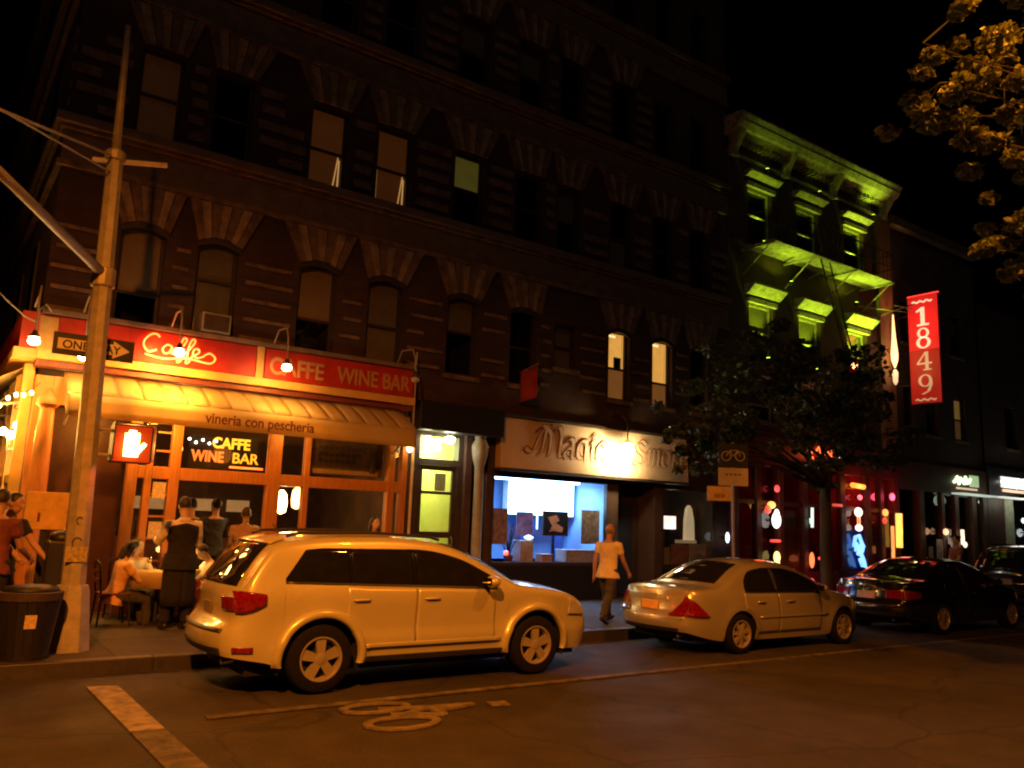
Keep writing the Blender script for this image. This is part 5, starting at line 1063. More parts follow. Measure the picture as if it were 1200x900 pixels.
def make_car(name, label, cat, p, paint):
    t = thing(name, label, cat); L, W = p['L'], p['W']; axr, axf, RR, RA, wz = p['axr'], p['axf'], p['R'], p['RA'], p['R']
    zt = lambda x: lin(p['top'], x); zb0 = lambda x: lin(p['bot'], x)
    def zb(x):
        z = zb0(x)
        for a in (axr, axf):
            if abs(x - a) < RA: z = max(z, wz + math.sqrt(RA * RA - (x - a) ** 2))
        return z
    def hw0(x, z):
        y = W / 2 * lin(p['sec'], z) * lin(p['plan'], x)
        for a in (axr, axf):
            d = math.hypot(x - a, z - wz)
            if d < RA + .2 and z > .22: y += p['flare'] * max(0, 1 - max(0, d - RA - .05) / .13) ** 2 if d > RA - .05 else 0
        return y
    rr = p.get('round', .07)
    def hw(x, z):
        d = zt(x) - z; y = hw0(x, z)
        if d < rr: d = max(d, 0); y -= rr * .8 * (1 - math.sqrt(max(0, 1 - (1 - d / rr) ** 2)))
        return y
    def xs(x, z):   # rear and front profile in side view
        return x + lin(p['rearx'], z) * max(0, 1 - x / .55) ** 2 + lin(p['frontx'], z) * max(0, 1 - (L - x) / .5) ** 2
    st = list(np.linspace(0, L, 64))
    for a in (axr, axf): st += [a + RA * math.cos(k * math.pi / 16) for k in range(17)] + [a - RA * 1.001, a + RA * 1.001]
    st = sorted(set(round(float(x), 4) for x in st if 0 <= x <= L))
    fr = [0, .06, .14, .24, .34, .44, .54, .64, .74, .83, .91, 1]; rd = [.7, .45, .25, .1, .02, 0]
    def zcol(x):
        a, b = zb(x), zt(x); c = max(b - rr, a + .02); return [a + (c - a) * f for f in fr] + [c + (b - c) * (1 - k) for k in rd]
    cols = [[(xs(x, z), hw(x, z), z) for z in zcol(x)] for x in st]
    mb = MB()
    for sgn in (1, -1): mb.grid([[(q[0], sgn * q[1], q[2]) for q in c] for c in cols], flip=sgn > 0)
    # band over rear, top and front
    S = [-1 + 2 * k / 14 for k in range(15)]
    def bulge(s): return 1 - abs(s) ** 2.4
    bx = lambda x: lin(p['bx'], x); bz = lambda x: lin(p['bz'], x)
    def topP(x, s):
        return Vector((xs(x, zt(x)) + bx(x) * bulge(s), s * hw(x, zt(x)), zt(x) + bz(x) * bulge(s)))
    def rearP(z, s): return Vector((xs(0, z) - lin(p['br'], z) * bulge(s), s * hw(0, z), z + bz(0) * bulge(s) * max(0, (z - zb(0)) / (zt(0) - zb(0))) ** 3))
    def frontP(z, s): return Vector((xs(L, z) + lin(p['bf'], z) * bulge(s), s * hw(L, z), z + bz(L) * bulge(s) * max(0, (z - zb(L)) / (zt(L) - zb(L))) ** 3))
    rows = [[rearP(z, s) for s in S] for z in zcol(0)] + [[topP(x, s) for s in S] for x in st[1:-1]] + [[frontP(z, s) for s in S] for z in reversed(zcol(L))]
    mb.grid(rows)
    bo = mb.build('body', paint, t, smooth=True)
    bm = bmesh.new(); bm.from_mesh(bo.data); bmesh.ops.remove_doubles(bm, verts=bm.verts, dist=.0006); bmesh.ops.recalc_face_normals(bm, faces=bm.faces); bm.to_mesh(bo.data); bm.free(); bo.data.set_sharp_from_angle(angle=R(50))
    # underside, wells
    mb = MB(); mb.box(.25, L - .25, -W / 2 + .22, W / 2 - .22, .2, .45)
    for a in (axr, axf):
        for s in (1, -1):
            k = 18; y0, y1 = s * (W / 2 - .03), s * (W / 2 - .36)
            ring_ = [(a + (RA + .015) * math.cos(math.pi * i / k), wz + (RA + .015) * math.sin(math.pi * i / k)) for i in range(k + 1)]; ring_ = [(ring_[0][0], .22)] + ring_ + [(ring_[-1][0], .22)]
            mb.grid([[(x, y0, z) for x, z in ring_], [(x, y1, z) for x, z in ring_]]); mb.add([(x, y1, z) for x, z in ring_], [tuple(range(len(ring_)))])
    mb.build('underside', dark, t)
    def side(nm, zl, zu, x0, x1, m, s, off=.005, n=26, k=8, parent=None, thick=.008):
        rows = []
        for i in range(n + 1):
            x = x0 + (x1 - x0) * i / n; a, b = zl(x), max(zl(x) + .004, zu(x)); rows.append([(xs(x, z), s * (hw(x, z) + off), z) for z in [a + (b - a) * j / k for j in range(k + 1)]])
        o = MB().grid(rows).build(nm, m, parent or t, smooth=True); sm = o.modifiers.new('thick', 'SOLIDIFY'); sm.thickness = thick; sm.offset = 0; return o
    def patch(nm, fn, u0, u1, s0, s1, m, off=.006, n=14, k=12, parent=None, shape=None):
        rows = []
        for i in range(n + 1):
            row = []
            for j in range(k + 1):
                u = u0 + (u1 - u0) * i / n; sa, sb = (s0, s1) if not shape else shape(i / n); s = sa + (sb - sa) * j / k
                P = fn(u, s); e = .01; du = fn(u + e, s) - fn(u - e, s); ds = fn(u, min(1, s + e)) - fn(u, max(-1, s - e)); nn = du.cross(ds)
                if nn.length > 1e-9: nn.normalize()
                ctr = Vector((L / 2, 0, .5)); nn = nn if nn.dot(P - ctr) > 0 else -nn; row.append(P + nn * off)
            rows.append(row)
        o = MB().grid(rows).build(nm, m, parent or t, smooth=True); sm = o.modifiers.new('thick', 'SOLIDIFY'); sm.thickness = .008; sm.offset = 0; return o
    car = dict(t=t, side=side, patch=patch, topP=topP, rearP=rearP, frontP=frontP, hw=hw, zt=zt, xs=xs)
    # wheels
    for ax in (axr, axf):
        for s in (1, -1):
            wq = bpy.data.objects.new('wheel', None); COL.objects.link(wq); wq.parent = t; wq.location = (ax, s * (W / 2 + .005), wz); wq.empty_display_size = .1
            wh = wq; c = (ax, s * (W / 2 - .0), wz); tw = p['tw']; sg = s
            ty = [(p['rim'], -.0), (RR - .03, .0), (RR - .012, -.012), (RR, -.035), (RR, -tw + .03), (RR - .03, -tw), (p['rim'], -tw)]
            MB().lathe([(r, h * sg) for r, h in ty], c, 40, 'y', cap=False).build('tyre', rubber, wh, angle=50)
            mb = MB(); mb.lathe([(p['rim'] + .004, .0), (p['rim'] + .002, .006 * sg), (p['rim'] - .015, .004 * sg), (p['rim'] - .03, -.03 * sg), (p['rim'] - .035, -.12 * sg)], c, 40, 'y', cap=False)
            ns = p['spokes']
            for k in range(ns):
                a = 2 * math.pi * k / ns + p.get('sp0', .3); d = Vector((math.cos(a), 0, math.sin(a))); e = Vector((-math.sin(a), 0, math.cos(a))); cc = Vector(c); yv = Vector((0, sg, 0)); w0, w1 = p['sw']
                r0, r1 = .05, p['rim'] - .012
                mb.hexa([cc + d * r0 - e * w0 - yv * .05, cc + d * r0 + e * w0 - yv * .05, cc + d * r1 + e * w1 - yv * .05, cc + d * r1 - e * w1 - yv * .05, cc + d * r0 - e * w0 - yv * .005, cc + d * r0 + e * w0 - yv * .005, cc + d * r1 + e * w1 - yv * .012, cc + d * r1 - e * w1 - yv * .012])
            mb.lathe([(.065, -.05 * sg), (.065, -.004 * sg), (.045, .004 * sg), (.005, .006 * sg)], c, 20, 'y')
            mb.build('rim', alloy, wh, angle=30)
            MB().lathe([(p['rim'] - .01, -.085 * sg), (.01, -.08 * sg)], c, 30, 'y').build('brake_disc', dark, wh)
    return car
def handle(car, x, z, s, m):
    hwv = car['hw'](x, z); o = MB().tube([(x - .1, s * (hwv + .006), z), (x - .08, s * (hwv + .03), z), (x + .08, s * (hwv + .03), z), (x + .1, s * (hwv + .006), z)], .013, 8).build('door_handle', m, car['t'], smooth=True); return o
def mirror(car, x, z, s, m, sz=(.09, .22, .15)):
    y = car['hw'](x, z); t = car['t']; mm = MB().ellipsoid((x, s * (y + .15), z + .07), sz[0], sz[1] / 2, sz[2] / 2, 16, 10).build('mirror', m, t, smooth=True)
    MB().bar((x + .02, s * (y - .02), z + .0), (x + .01, s * (y + .1), z + .04), .05, .04).build('mirror_foot', trim, mm); MB().box(x - sz[0] - .002, x - sz[0] + .02, s * (y + .15) - .08, s * (y + .15) + .08, z + .03, z + .12).build('mirror_glass', tint, mm)
SUV = dict(L=4.88, W=1.86, axr=.99, axf=3.86, R=.365, RA=.442, tw=.225, rim=.235, spokes=5, sw=(.042, .060), flare=.03, round=.085, sp0=.35,
           top=[(0, 1.02), (.10, 1.10), (.20, 1.22), (.36, 1.45), (.50, 1.585), (.70, 1.635), (1.2, 1.675), (1.8, 1.685), (2.3, 1.655), (2.72, 1.565), (3.1, 1.395), (3.48, 1.19), (3.62, 1.125), (3.85, 1.095), (4.3, 1.03), (4.58, .94), (4.72, .85), (4.8, .74), (4.88, .6)],
           bot=[(0, .42), (.35, .36), (.6, .31), (2.4, .29), (4.3, .29), (4.7, .27), (4.88, .34)],
           sec=[(.25, .94), (.36, .965), (.50, .985), (.56, .992), (.62, .975), (.80, .985), (.98, 1.0), (1.08, .99), (1.14, .955), (1.4, .86), (1.68, .745)],
           plan=[(0, .82), (.08, .885), (.22, .945), (.5, .985), (.9, 1), (3.9, 1), (4.3, .975), (4.6, .91), (4.78, .82), (4.88, .72)],
           rearx=[(.3, .09), (.42, .02), (.52, .0), (.66, .0), (.72, .05), (.82, .09), (1.0, .09), (1.2, 0)], frontx=[(.3, -.05), (.5, 0), (.8, 0)],
           bx=[(0, -.10), (.3, -.13), (.5, -.10), (.8, -.02), (1.2, 0), (2.2, 0), (2.7, .08), (3.4, .17), (3.6, .13), (3.85, .03), (4.5, .03), (4.88, .16)], bz=[(0, .0), (.4, .02), (.8, .045), (2.3, .045), (3.0, .05), (3.5, .04), (4.0, .05), (4.7, .04), (4.88, .0)],
           br=[(.4, .08), (.55, .12), (.7, .11), (.8, .06), (1.1, .08)], bf=[(.3, .1), (.6, .16), (.8, .12)])
def suv(label, paint, silver=True):
    c = make_car('suv', label, 'car', SUV, paint); sd, pt, t = c['side'], c['patch'], c['t']; zt = c['zt']
    arch = lambda x, a: max(.44, .365 + math.sqrt(max(0, .475 ** 2 - (x - a) ** 2)) if abs(x - a) < .475 else .44)
    belt = lambda x: 1.105 + .034 * (3.2 - x)
    for s in (1, -1):
        up = lambda x: min(zt(x) - .115, 1.55)
        def corner(x0, x1, fl, fu):   # rounded quarter corners
            return fl, fu
        # dark glass: quarter, rear and front side windows
        sd('side_window', belt, lambda x: min(up(x), belt(x) + .03 + (x - .56) * 1.35), .56, 1.30, tint, s, .006)
        sd('side_window', belt, up, 1.325, 2.10, tint, s, .006); sd('side_window', belt, lambda x: min(up(x), zt(x) - .10), 2.14, 3.17, tint, s, .006, n=34)
        sd('window_pillar', belt, lambda x: up(x) + .0, 1.30, 1.325, tint, s, .009, n=2); sd('window_pillar', belt, lambda x: up(x), 2.10, 2.14, tint, s, .009, n=2)
        sd('window_seal', lambda x: belt(x) - .022, lambda x: belt(x) - .002, .56, 3.24, trim, s, .008)
        sd('door', lambda x: arch(x, .99) + .0, lambda x: belt(x) - .03, 1.26, 2.12, paint, s, .005, n=30, k=14); sd('door', lambda x: .44, lambda x: belt(x) - .03, 2.135, 3.22, paint, s, .005, n=30, k=14)
        sd('sill_trim', lambda x: .30, lambda x: .36, 1.5, 3.36, trim, s, .010); sd('side_moulding', lambda x: .455, lambda x: .50, 1.5, 3.3, paint, s, .026, k=4)
        sd('tail_lamp', lambda x: .865 + .11 * max(0, (x - .06) / .30) ** 1.5, lambda x: 1.09 - .03 * max(0, (x - .06) / .3) ** 2, -.02, .34, lampred, s, .016, n=14, thick=.03)
        sd('reflector', lambda x: .46, lambda x: .52, .06, .26, lampred, s, .012, n=6); sd('headlight', lambda x: .70 + .06 * (4.82 - x), lambda x: min(zt(x) - .05, .95), 4.40, 4.76, lampclr, s, .010, n=10)
        for a in (.99, 3.86):     # raised lips round the wheel arches
            rows = []
            for i in range(31):
                th = R(-14 + 208 * i / 30); row = []
                for q, o_ in ((.432, -.03), (.436, .012), (.450, .030), (.485, .034), (.515, .024), (.535, .0)):
                    x, z = a + q * math.cos(th), .365 + q * math.sin(th); z = max(z, .30); z2 = min(z, zt(x) - .02); row.append((c['xs'](x, z2), s * (c['hw'](x, z2) + o_), z2))
                rows.append(row)
            MB().grid(rows).build('wheel_arch', paint, t, smooth=True)
        for x in (1.42, 2.32): handle(c, x, .985, s, paint)
        mirror(c, 3.08, 1.11, s, paint if s < 0 else paint)
        MB().tube([(.62, s * .60, 1.672), (.75, s * .62, 1.71), (1.6, s * .64, 1.735), (2.4, s * .62, 1.70), (2.55, s * .60, 1.665)], .018, 8).build('roof_rail', trim, t, smooth=True)
        pt('tail_lamp', c['rearP'], .885, 1.02, s * .99, s * .60, lampred, .016)
    pt('rear_window', c['topP'], .13, .47, -.86, .86, tint, .006); pt('windshield', c['topP'], 2.74, 3.56, -.90, .90, tint, .006, n=20)
    pt('spoiler', c['topP'], .47, .62, -.93, .93, paint, .018); pt('rear_bumper_trim', c['rearP'], .425, .50, -.9, .9, trim, .008); pt('number_plate', c['rearP'], .80, .93, -.17, .17, mat('dull plate', (.20, .15, .08), .5), .016, shape=None)
    pt('grille', c['frontP'], .50, .64, -.5, .5, trim, .010); pt('bumper_step', c['rearP'], .66, .69, -.9, .9, trim, .006)
    MB().tube([(.06, -.5, .33), (.2, -.5, .35)], .03, 8).build('exhaust', chrome, t)
    w0, w1 = c['topP'](.16, .02), c['topP'](.30, -.45); MB().tube([w0 + Vector((-.02, 0, .02)), w0.lerp(w1, .5) + Vector((-.02, 0, .025)), w1 + Vector((-.01, 0, .015))], .008, 6).build('rear_wiper', trim, t)
    MB().tube([(.75, 0, 1.70), (.66, 0, 1.80)], [.012, .006], 6).build('aerial', trim, t)
    return c
gold = mat('silver gold car paint', (.53, .50, .34), .30, .25, var=.04, scale=2, coat=1)
c1 = suv('large silver gold SUV parked at the kerb in front of the cafe', gold); s1_ = c1['t']; s1_.location = (2.62, 9.07, 0); s1_.scale = (.955, .94, .93); s1_.rotation_euler = (0, 0, R(-.3))
# panel gap marks and hubs come from the door panels; silver saloon next
SED = dict(L=4.53, W=1.73, axr=1.06, axf=3.77, R=.315, RA=.365, tw=.205, rim=.212, spokes=7, sw=(.026, .034), flare=.018, round=.08,
           top=[(0, .90), (.04, .965), (.12, .995), (.35, 1.005), (.62, 1.02), (.78, 1.06), (1.0, 1.17), (1.3, 1.31), (1.55, 1.385), (1.9, 1.42), (2.25, 1.415), (2.6, 1.36), (2.95, 1.235), (3.3, 1.05), (3.45, .965), (3.6, .935), (3.9, .885), (4.2, .80), (4.4, .70), (4.48, .62), (4.53, .52)],
           bot=[(0, .36), (.3, .28), (.7, .22), (2.4, .20), (4.0, .20), (4.4, .2), (4.53, .27)],
           sec=[(.18, .93), (.32, .965), (.45, .99), (.6, 1.0), (.78, .985), (.9, .955), (.96, .925), (1.2, .80), (1.42, .665)],
           plan=[(0, .78), (.08, .86), (.25, .93), (.6, .98), (1.0, 1), (3.5, 1), (3.9, .97), (4.2, .90), (4.42, .79), (4.53, .64)],
           rearx=[(.2, .1), (.36, .02), (.46, 0), (.6, 0), (.66, .05), (.9, .08), (1.0, .03)], frontx=[(.25, -.04), (.45, 0), (.7, 0)],
           bx=[(0, -.12), (.5, -.10), (.75, -.14), (1.2, -.12), (1.6, -.02), (2.2, 0), (2.6, .08), (3.1, .16), (3.4, .15), (3.7, .04), (4.2, .05), (4.53, .2)], bz=[(0, .0), (.3, .03), (.7, .03), (1.2, .045), (2, .045), (3, .05), (3.6, .045), (4.2, .05), (4.53, .0)],
           br=[(.3, .10), (.5, .15), (.65, .12), (.95, .12)], bf=[(.25, .14), (.5, .2), (.7, .15)])
def sedan(label, paint, lampk, plate_m, prm=SED, trimchrome=False):
    c = make_car('saloon_car', label, 'car', prm, paint); sd, pt, t = c['side'], c['patch'], c['t']; zt = c['zt']; axr, axf = prm['axr'], prm['axf']
    belt = lambda x: .955 - .012 * (x - 2.0)
    arch = lambda x, a: max(.30, .315 + math.sqrt(max(0, .40 ** 2 - (x - a) ** 2)) if abs(x - a) < .40 else .30)
    for s in (1, -1):
        up = lambda x: zt(x) - .085
        sd('side_window', belt, lambda x: max(belt(x) + .01, min(up(x), belt(x) + .02 + .36 * (1 - max(0, (1.75 - x) / .53) ** 2) ** .5 if x > 1.22 else belt(x))), 1.225, 2.0, tint, s, .006, n=30)
        sd('side_window', belt, lambda x: max(belt(x) + .012, up(x)), 2.05, 3.12, tint, s, .006, n=34); sd('window_pillar', belt, lambda x: up(x), 2.0, 2.05, trim, s, .008, n=2)
        sd('window_seal', lambda x: belt(x) - .018, lambda x: belt(x) - .002, 1.22, 3.15, chrome if trimchrome else trim, s, .009)
        if trimchrome: sd('window_trim', lambda x: max(belt(x), up(x) + .004), lambda x: up(x) + .02, 1.75, 2.95, chrome, s, .009)
        sd('door', lambda x: arch(x, axr), lambda x: belt(x) - .025, 1.18, 2.0, paint, s, .005, n=30, k=12); sd('door', lambda x: .30, lambda x: belt(x) - .025, 2.015, 3.12, paint, s, .005, n=30, k=12)
        sd('rub_strip', lambda x: .545, lambda x: .575, 1.5, 3.3, paint, s, .018, n=16, k=3)
        if lampk == 'tri':
            sd('tail_lamp', lambda x: .60, lambda x: .60 + max(.012, .30 * (1 - max(0, x) / .36)), -.02, .36, lampred, s, .016, n=14, thick=.03); pt('tail_lamp', c['rearP'], .60, .875, s * 1.0, s * .62, lampred, .016, shape=lambda f: (s * 1.0, s * (.60 + .36 * f)))
        else:
            sd('tail_lamp', lambda x: .68 + .08 * x, lambda x: .86 - .1 * x, .0, .40, lampred, s, .010, n=12); pt('tail_lamp', c['rearP'], .69, .85, s * 1.0, s * .55, lampred, .010)
        sd('headlight', lambda x: .58 + .06 * (4.5 - x), lambda x: min(zt(x) - .05, .76), 4.12, 4.42, lampclr, s, .010, n=10)
        for x in (1.55, 2.3): handle(c, x, .80, s, paint)
        mirror(c, 3.02, .94, s, paint, (.07, .2, .13))
    pt('rear_window', c['topP'], .80, 1.44, -.84, .84, tint, .006, n=18); pt('windshield', c['topP'], 2.52, 3.38, -.88, .88, tint, .006, n=20)
    pt('number_plate', c['rearP'], .66, .80, -.27, .27, plate_m, .014); pt('bumper_strip', c['rearP'], .555, .575, -.95, .95, chrome if trimchrome else paint, .008); pt('lower_valance', c['rearP'], .36, .42, -.85, .85, trim, .006)
    pt('boot_lid', c['rearP'], .82, .865, -.56, .56, paint, .010); pt('grille', c['frontP'], .42, .56, -.4, .4, trim, .010)
    MB().tube([(.08, -.45, .28), (.2, -.45, .29)], .028, 8).build('exhaust', chrome, t)
    return c
silver = mat('silver saloon paint', (.48, .455, .41), .28, .5, var=.04, scale=2, coat=1)
c2 = sedan('silver saloon car parked beside the blue lit shop window', silver, 'tri', mat('gold number plate', (.72, .40, .06), .45, var=.15, scale=14)); c2['t'].location = (9.08, 8.98, 0); c2['t'].scale = (.965, .94, .92); c2['t'].rotation_euler = (0, 0, R(.4))
blackp = mat('black car paint', (.008, .008, .009), .16, .0, var=.2, coat=1, spec=.7)
c3 = sedan('black saloon car parked ahead of the silver saloon', blackp, 'bar', mat('pale number plate', (.42, .27, .16), .45, var=.2, scale=14), dict(SED, W=1.78, spokes=10, sw=(.016, .022), L=4.53), True); c3['t'].location = (14.85, 9.05, 0); c3['t'].rotation_euler = (0, 0, R(.3)); c3['t'].scale = (1.03, .97, .95)
c4 = suv('black SUV at the right edge parked ahead of the black saloon', blackp); c4['t'].location = (20.9, 9.25, 0); c4['t'].scale = (.97, .96, .98)
# ================================================================== PEOPLE
skin_l = mat('light skin', (.52, .32, .22), .55, var=.1); skin_d = mat('tan skin', (.36, .20, .13), .55, var=.1)
hair_d = mat('dark hair', (.02, .014, .010), .6, var=.4, scale=40, stretch=(1, 1, .2)); hair_b = mat('brown hair', (.08, .045, .02), .6, var=.4, scale=40)
c_wht = mat('white shirt cloth', (.68, .62, .54), .85, var=.08, bump=.4, bscale=14); c_blk = mat('black cloth', (.010, .009, .009), .9, var=.3, bump=.4, bscale=14); c_tan = mat('mustard tee cloth', (.50, .33, .14), .85, var=.1, bump=.4, bscale=14)
c_grey = mat('grey trousers cloth', (.05, .045, .04), .9, var=.2, bump=.4, bscale=14); c_jean = mat('dark jeans', (.03, .032, .045), .9, var=.25, bump=.4, bscale=18); c_org = mat('peach blouse cloth', (.60, .34, .18), .85, var=.12, bump=.4, bscale=14); c_shoe = mat('dark shoe leather', (.02, .014, .01), .4, var=.2); c_red = mat('maroon top', (.13, .03, .025), .85, var=.2); c_eye = mat('eye white', (.6, .55, .5), .3, var=.02); c_lip = mat('lips', (.3, .12, .1), .5, var=.05)
def person(label, loc, rz, pose, wear, H=1.74, cat='person', seat=None, skin=skin_l, hair=hair_d, hair_long=False, bald=False, group=None):
    g = lambda k, d=0: R(pose.get(k, d))
    t = thing('person', label, cat, (0, 0, 0), group); sc = H / 1.74
    lean, tw = g('lean'), g('twist')
    hipz = .93
    legs = {}
    for s, n_ in ((1, 'L'), (-1, 'R')):
        a, k, ab = g('hip' + n_), g('knee' + n_), g('spread' + n_, 3); hp = Vector((0, s * .095, hipz)); d1 = Vector((math.sin(a), s * math.sin(ab), -math.cos(a))).normalized(); kn = hp + d1 * .43; d2 = Vector((math.sin(a - k), s * .02, -math.cos(a - k))).normalized(); an = kn + d2 * .42
        legs[s] = (hp, kn, an, a - k)
    lo = min(l[2].z for l in legs.values()); base = (seat / sc - .06 if seat else None); dz = (base - hipz + .0) if seat else (.085 - lo)
    up = Vector((math.sin(lean), 0, math.cos(lean))); fwd = Vector((math.cos(lean), 0, -math.sin(lean))); hip = Vector((0, 0, hipz))
    sp = lambda h: hip + up * h
    def loft(st, infl, mb):
        rows = []
        for h, rx, ry, off in st:
            c = sp(h) + fwd * off; rows.append([c + fwd * ((rx + infl) * math.cos(q)) + Vector((0, 1, 0)) * ((ry + infl) * math.sin(q)) for q in [2 * math.pi * i / 20 for i in range(20)]])
        vs = [p for r in rows for p in r]; n = 20; fs = [(i * n + k, i * n + (k + 1) % n, (i + 1) * n + (k + 1) % n, (i + 1) * n + k) for i in range(len(rows) - 1) for k in range(n)]
        fs += [tuple(range(n - 1, -1, -1)), tuple((len(rows) - 1) * n + k for k in range(n))]; mb.add(vs, fs)
    torso = [(-.13, .06, .07, 0), (-.10, .10, .14, -.01), (0, .118, .172, -.015), (.10, .102, .155, 0), (.2, .10, .148, .01), (.32, .115, .172, .012), (.42, .112, .19, 0), (.48, .085, .175, -.012), (.515, .055, .09, -.015), (.535, .04, .05, -.01)]
    arms = {}
    for s, n_ in ((1, 'L'), (-1, 'R')):
        f, ab, e = g('sh' + n_), g('abd' + n_, 8), g('el' + n_, 12); inn = g('inn' + n_, 0); shp = sp(.455) + Vector((0, s * .19, 0)); f2 = f + lean * .0
        d1 = Vector((math.sin(f) * math.cos(ab), s * math.sin(ab), -math.cos(f) * math.cos(ab))).normalized(); el = shp + d1 * .30; f3 = f + e
        d2 = Vector((math.sin(f3), s * math.sin(ab) * .4 - s * math.sin(inn), -math.cos(f3))).normalized(); wr = el + d2 * .255; arms[s] = (shp, el, wr, d2)
    hd = g('head'); hy = g('look'); hu = Vector((math.sin(lean + hd), 0, math.cos(lean + hd))); nb = sp(.50) + fwd * -.012; hc = nb + hu * .195 + Vector((.012, 0, 0))
    Mh = Matrix.Rotation(hy, 3, 'Z') @ Matrix.Rotation(lean + hd, 3, 'Y')
    mb = MB(); loft(torso, 0, mb)
    mb.tube([nb - hu * .05, nb + hu * .05, nb + hu * .14], [.062, .054, .055], 14)
    mb.ellipsoid(hc + Mh @ Vector((-.008, 0, .02)), .095, .076, .105, 18, 14, Mh); mb.ellipsoid(hc + Mh @ Vector((.022, 0, -.045)), .068, .058, .075, 16, 12, Mh)
    mb.capsule([hc + Mh @ Vector((.085, 0, .02)), hc + Mh @ Vector((.104, 0, -.018))], [.011, .016], 8)
    for s in (1, -1): mb.ellipsoid(hc + Mh @ Vector((-.005, s * .078, -.005)), .02, .012, .032, 10, 8, Mh)
    for s in (1, -1):
        hp, kn, an, fa = legs[s]; mb.tube([hp + Vector((0, 0, .05)), hp, hp.lerp(kn, .5), kn, kn.lerp(an, .3), kn.lerp(an, .75), an], [.07, .088, .075, .056, .058, .042, .038], 14)
        fd = Vector((math.cos(fa) if abs(fa) < 1.2 else .4, 0, math.sin(fa) * .8)).normalized() if True else 0
        mb.capsule([an + Vector((-.03, 0, -.045)), an + fd * .1 + Vector((0, 0, -.045)), an + fd * .18 + Vector((0, 0, -.055))], [.034, .036, .026], 10)
        shp, el, wr, d2 = arms[s]
        mb.tube([shp + Vector((0, -s * .05, .0)), shp, shp.lerp(el, .5), el, el.lerp(wr, .3), wr], [.05, .056, .046, .038, .040, .027], 12)
        # hand: palm, four fingers of unequal length, thumb from the side of the palm
        side_ = d2.cross(Vector((0, s, 0)));  side_ = side_.normalized() if side_.length > .1 else Vector((1, 0, 0)); pn = d2.cross(side_).normalized()
        pe = wr + d2 * .085; mb.tube([wr - d2 * .01, wr + d2 * .035, pe], [.026, .034, .034], 10)
        for k, (ln, o_) in enumerate(((.068, -.031), (.078, -.0105), (.073, .0105), (.056, .031))):
            b0 = pe + side_ * o_ - d2 * .008; m1 = b0 + (d2 + pn * .18 * -s).normalized() * ln * .55; mb.capsule([b0, m1, m1 + (d2 * .8 + pn * -.6 * s).normalized() * ln * .45], [.0085, .008, .0065], 8)
        tb = wr + d2 * .03 + side_ * .03; tm = tb + (d2 * .6 + side_ * .75).normalized() * .035; mb.capsule([tb, tm, tm + (d2 * .9 + side_ * .25).normalized() * .03], [.011, .010, .008], 8)
    def shift(m_): m_.v = [((Vector(p) + Vector((0, 0, dz))) * sc)[:] for p in m_.v]; return m_
    def skinned(m_, nm, mt, vox, sm_=4):
        o = shift(m_).build(nm, mt, t, smooth=True); r = o.modifiers.new('skin', 'REMESH'); r.mode = 'VOXEL'; r.voxel_size = vox; r.use_smooth_shade = True; q = o.modifiers.new('smooth', 'SMOOTH'); q.iterations = sm_; q.factor = .5
        if nm in ('shirt', 'trousers', 'vest'):
            tx = bpy.data.textures.get('cloth folds') or bpy.data.textures.new('cloth folds', 'CLOUDS'); tx.noise_scale = .11; tx.noise_depth = 2; ds = o.modifiers.new('folds', 'DISPLACE'); ds.texture = tx; ds.strength = .034; ds.mid_level = .42; ds.texture_coords = 'LOCAL'
        return o
    skinned(mb, 'body', skin, .0085, 2)
    # clothes over the same skeleton
    mb = MB(); st = [x for x in torso if -.11 < x[0] < .5]; st = [(-.13 if not wear.get('tuck') else -.03, .155, .222, -.012), (-.06, .138, .20, -.012)] + [x for x in st if x[0] > (-.02 if not wear.get('tuck') else .01)]; loft(st, .014, mb)
    for s in (1, -1):
        shp, el, wr, d2 = arms[s]; P = [shp + Vector((0, -s * .05, .0)), shp, shp.lerp(el, .55)]; Q = [.062, .068, .06]
        if wear.get('sleeve', 'short') == 'long': P += [el, el.lerp(wr, .4), el.lerp(wr, .95)]; Q += [.052, .05, .04]
        elif wear.get('sleeve') == 'none': P = P[:2]; Q = [.055, .058]
        mb.tube(P, Q, 14)
    skinned(mb, 'shirt', wear['top'], .012)
    if wear.get('vest'):
        mb = MB(); loft([(-.15, .165, .232, -.012), (-.06, .14, .205, -.012)] + [x for x in torso if -.05 < x[0] < .47] + [(.475, .07, .10, -.012)], .028, mb); skinned(mb, 'vest', wear['vest'], .012)
        if wear.get('apron'):
            mb = MB(); rows = [[Vector((.155 * math.cos(q) * 1.0 - .01, .215 * math.sin(q), hipz + h)) for q in np.linspace(-math.pi, math.pi, 25)] for h in (.06, -.1, -.3, -.5, -.62)]; mb.grid(rows); o = shift(mb).build('apron', wear['vest'], t, smooth=True); o.modifiers.new('thick', 'SOLIDIFY').thickness = .012
        MB_c = MB(); loft([(.475, .075, .085, -.012), (.52, .062, .066, -.012), (.54, .06, .062, -.012)], .006, MB_c); shift(MB_c).build('collar', wear['top'], t, smooth=True)
    mb = MB()
    loft([(-.14, .07, .09, 0), (-.10, .115, .155, -.01), (-.02, .118, .17, -.015), (.03, .09, .13, -.01)], .01, mb)
    for s in (1, -1):
        hp, kn, an, fa = legs[s]; P = [hp + Vector((0, 0, .05)), hp, hp.lerp(kn, .5), kn]; Q = [.08, .102, .09, .072]
        if wear.get('shorts'): P[-1] = hp.lerp(kn, .85); Q[-1] = .085
        else: P += [kn.lerp(an, .35), kn.lerp(an, .96)]; Q += [.072, .058]
        mb.tube(P, Q, 14)
    skinned(mb, 'trousers', wear['bottom'], .012)
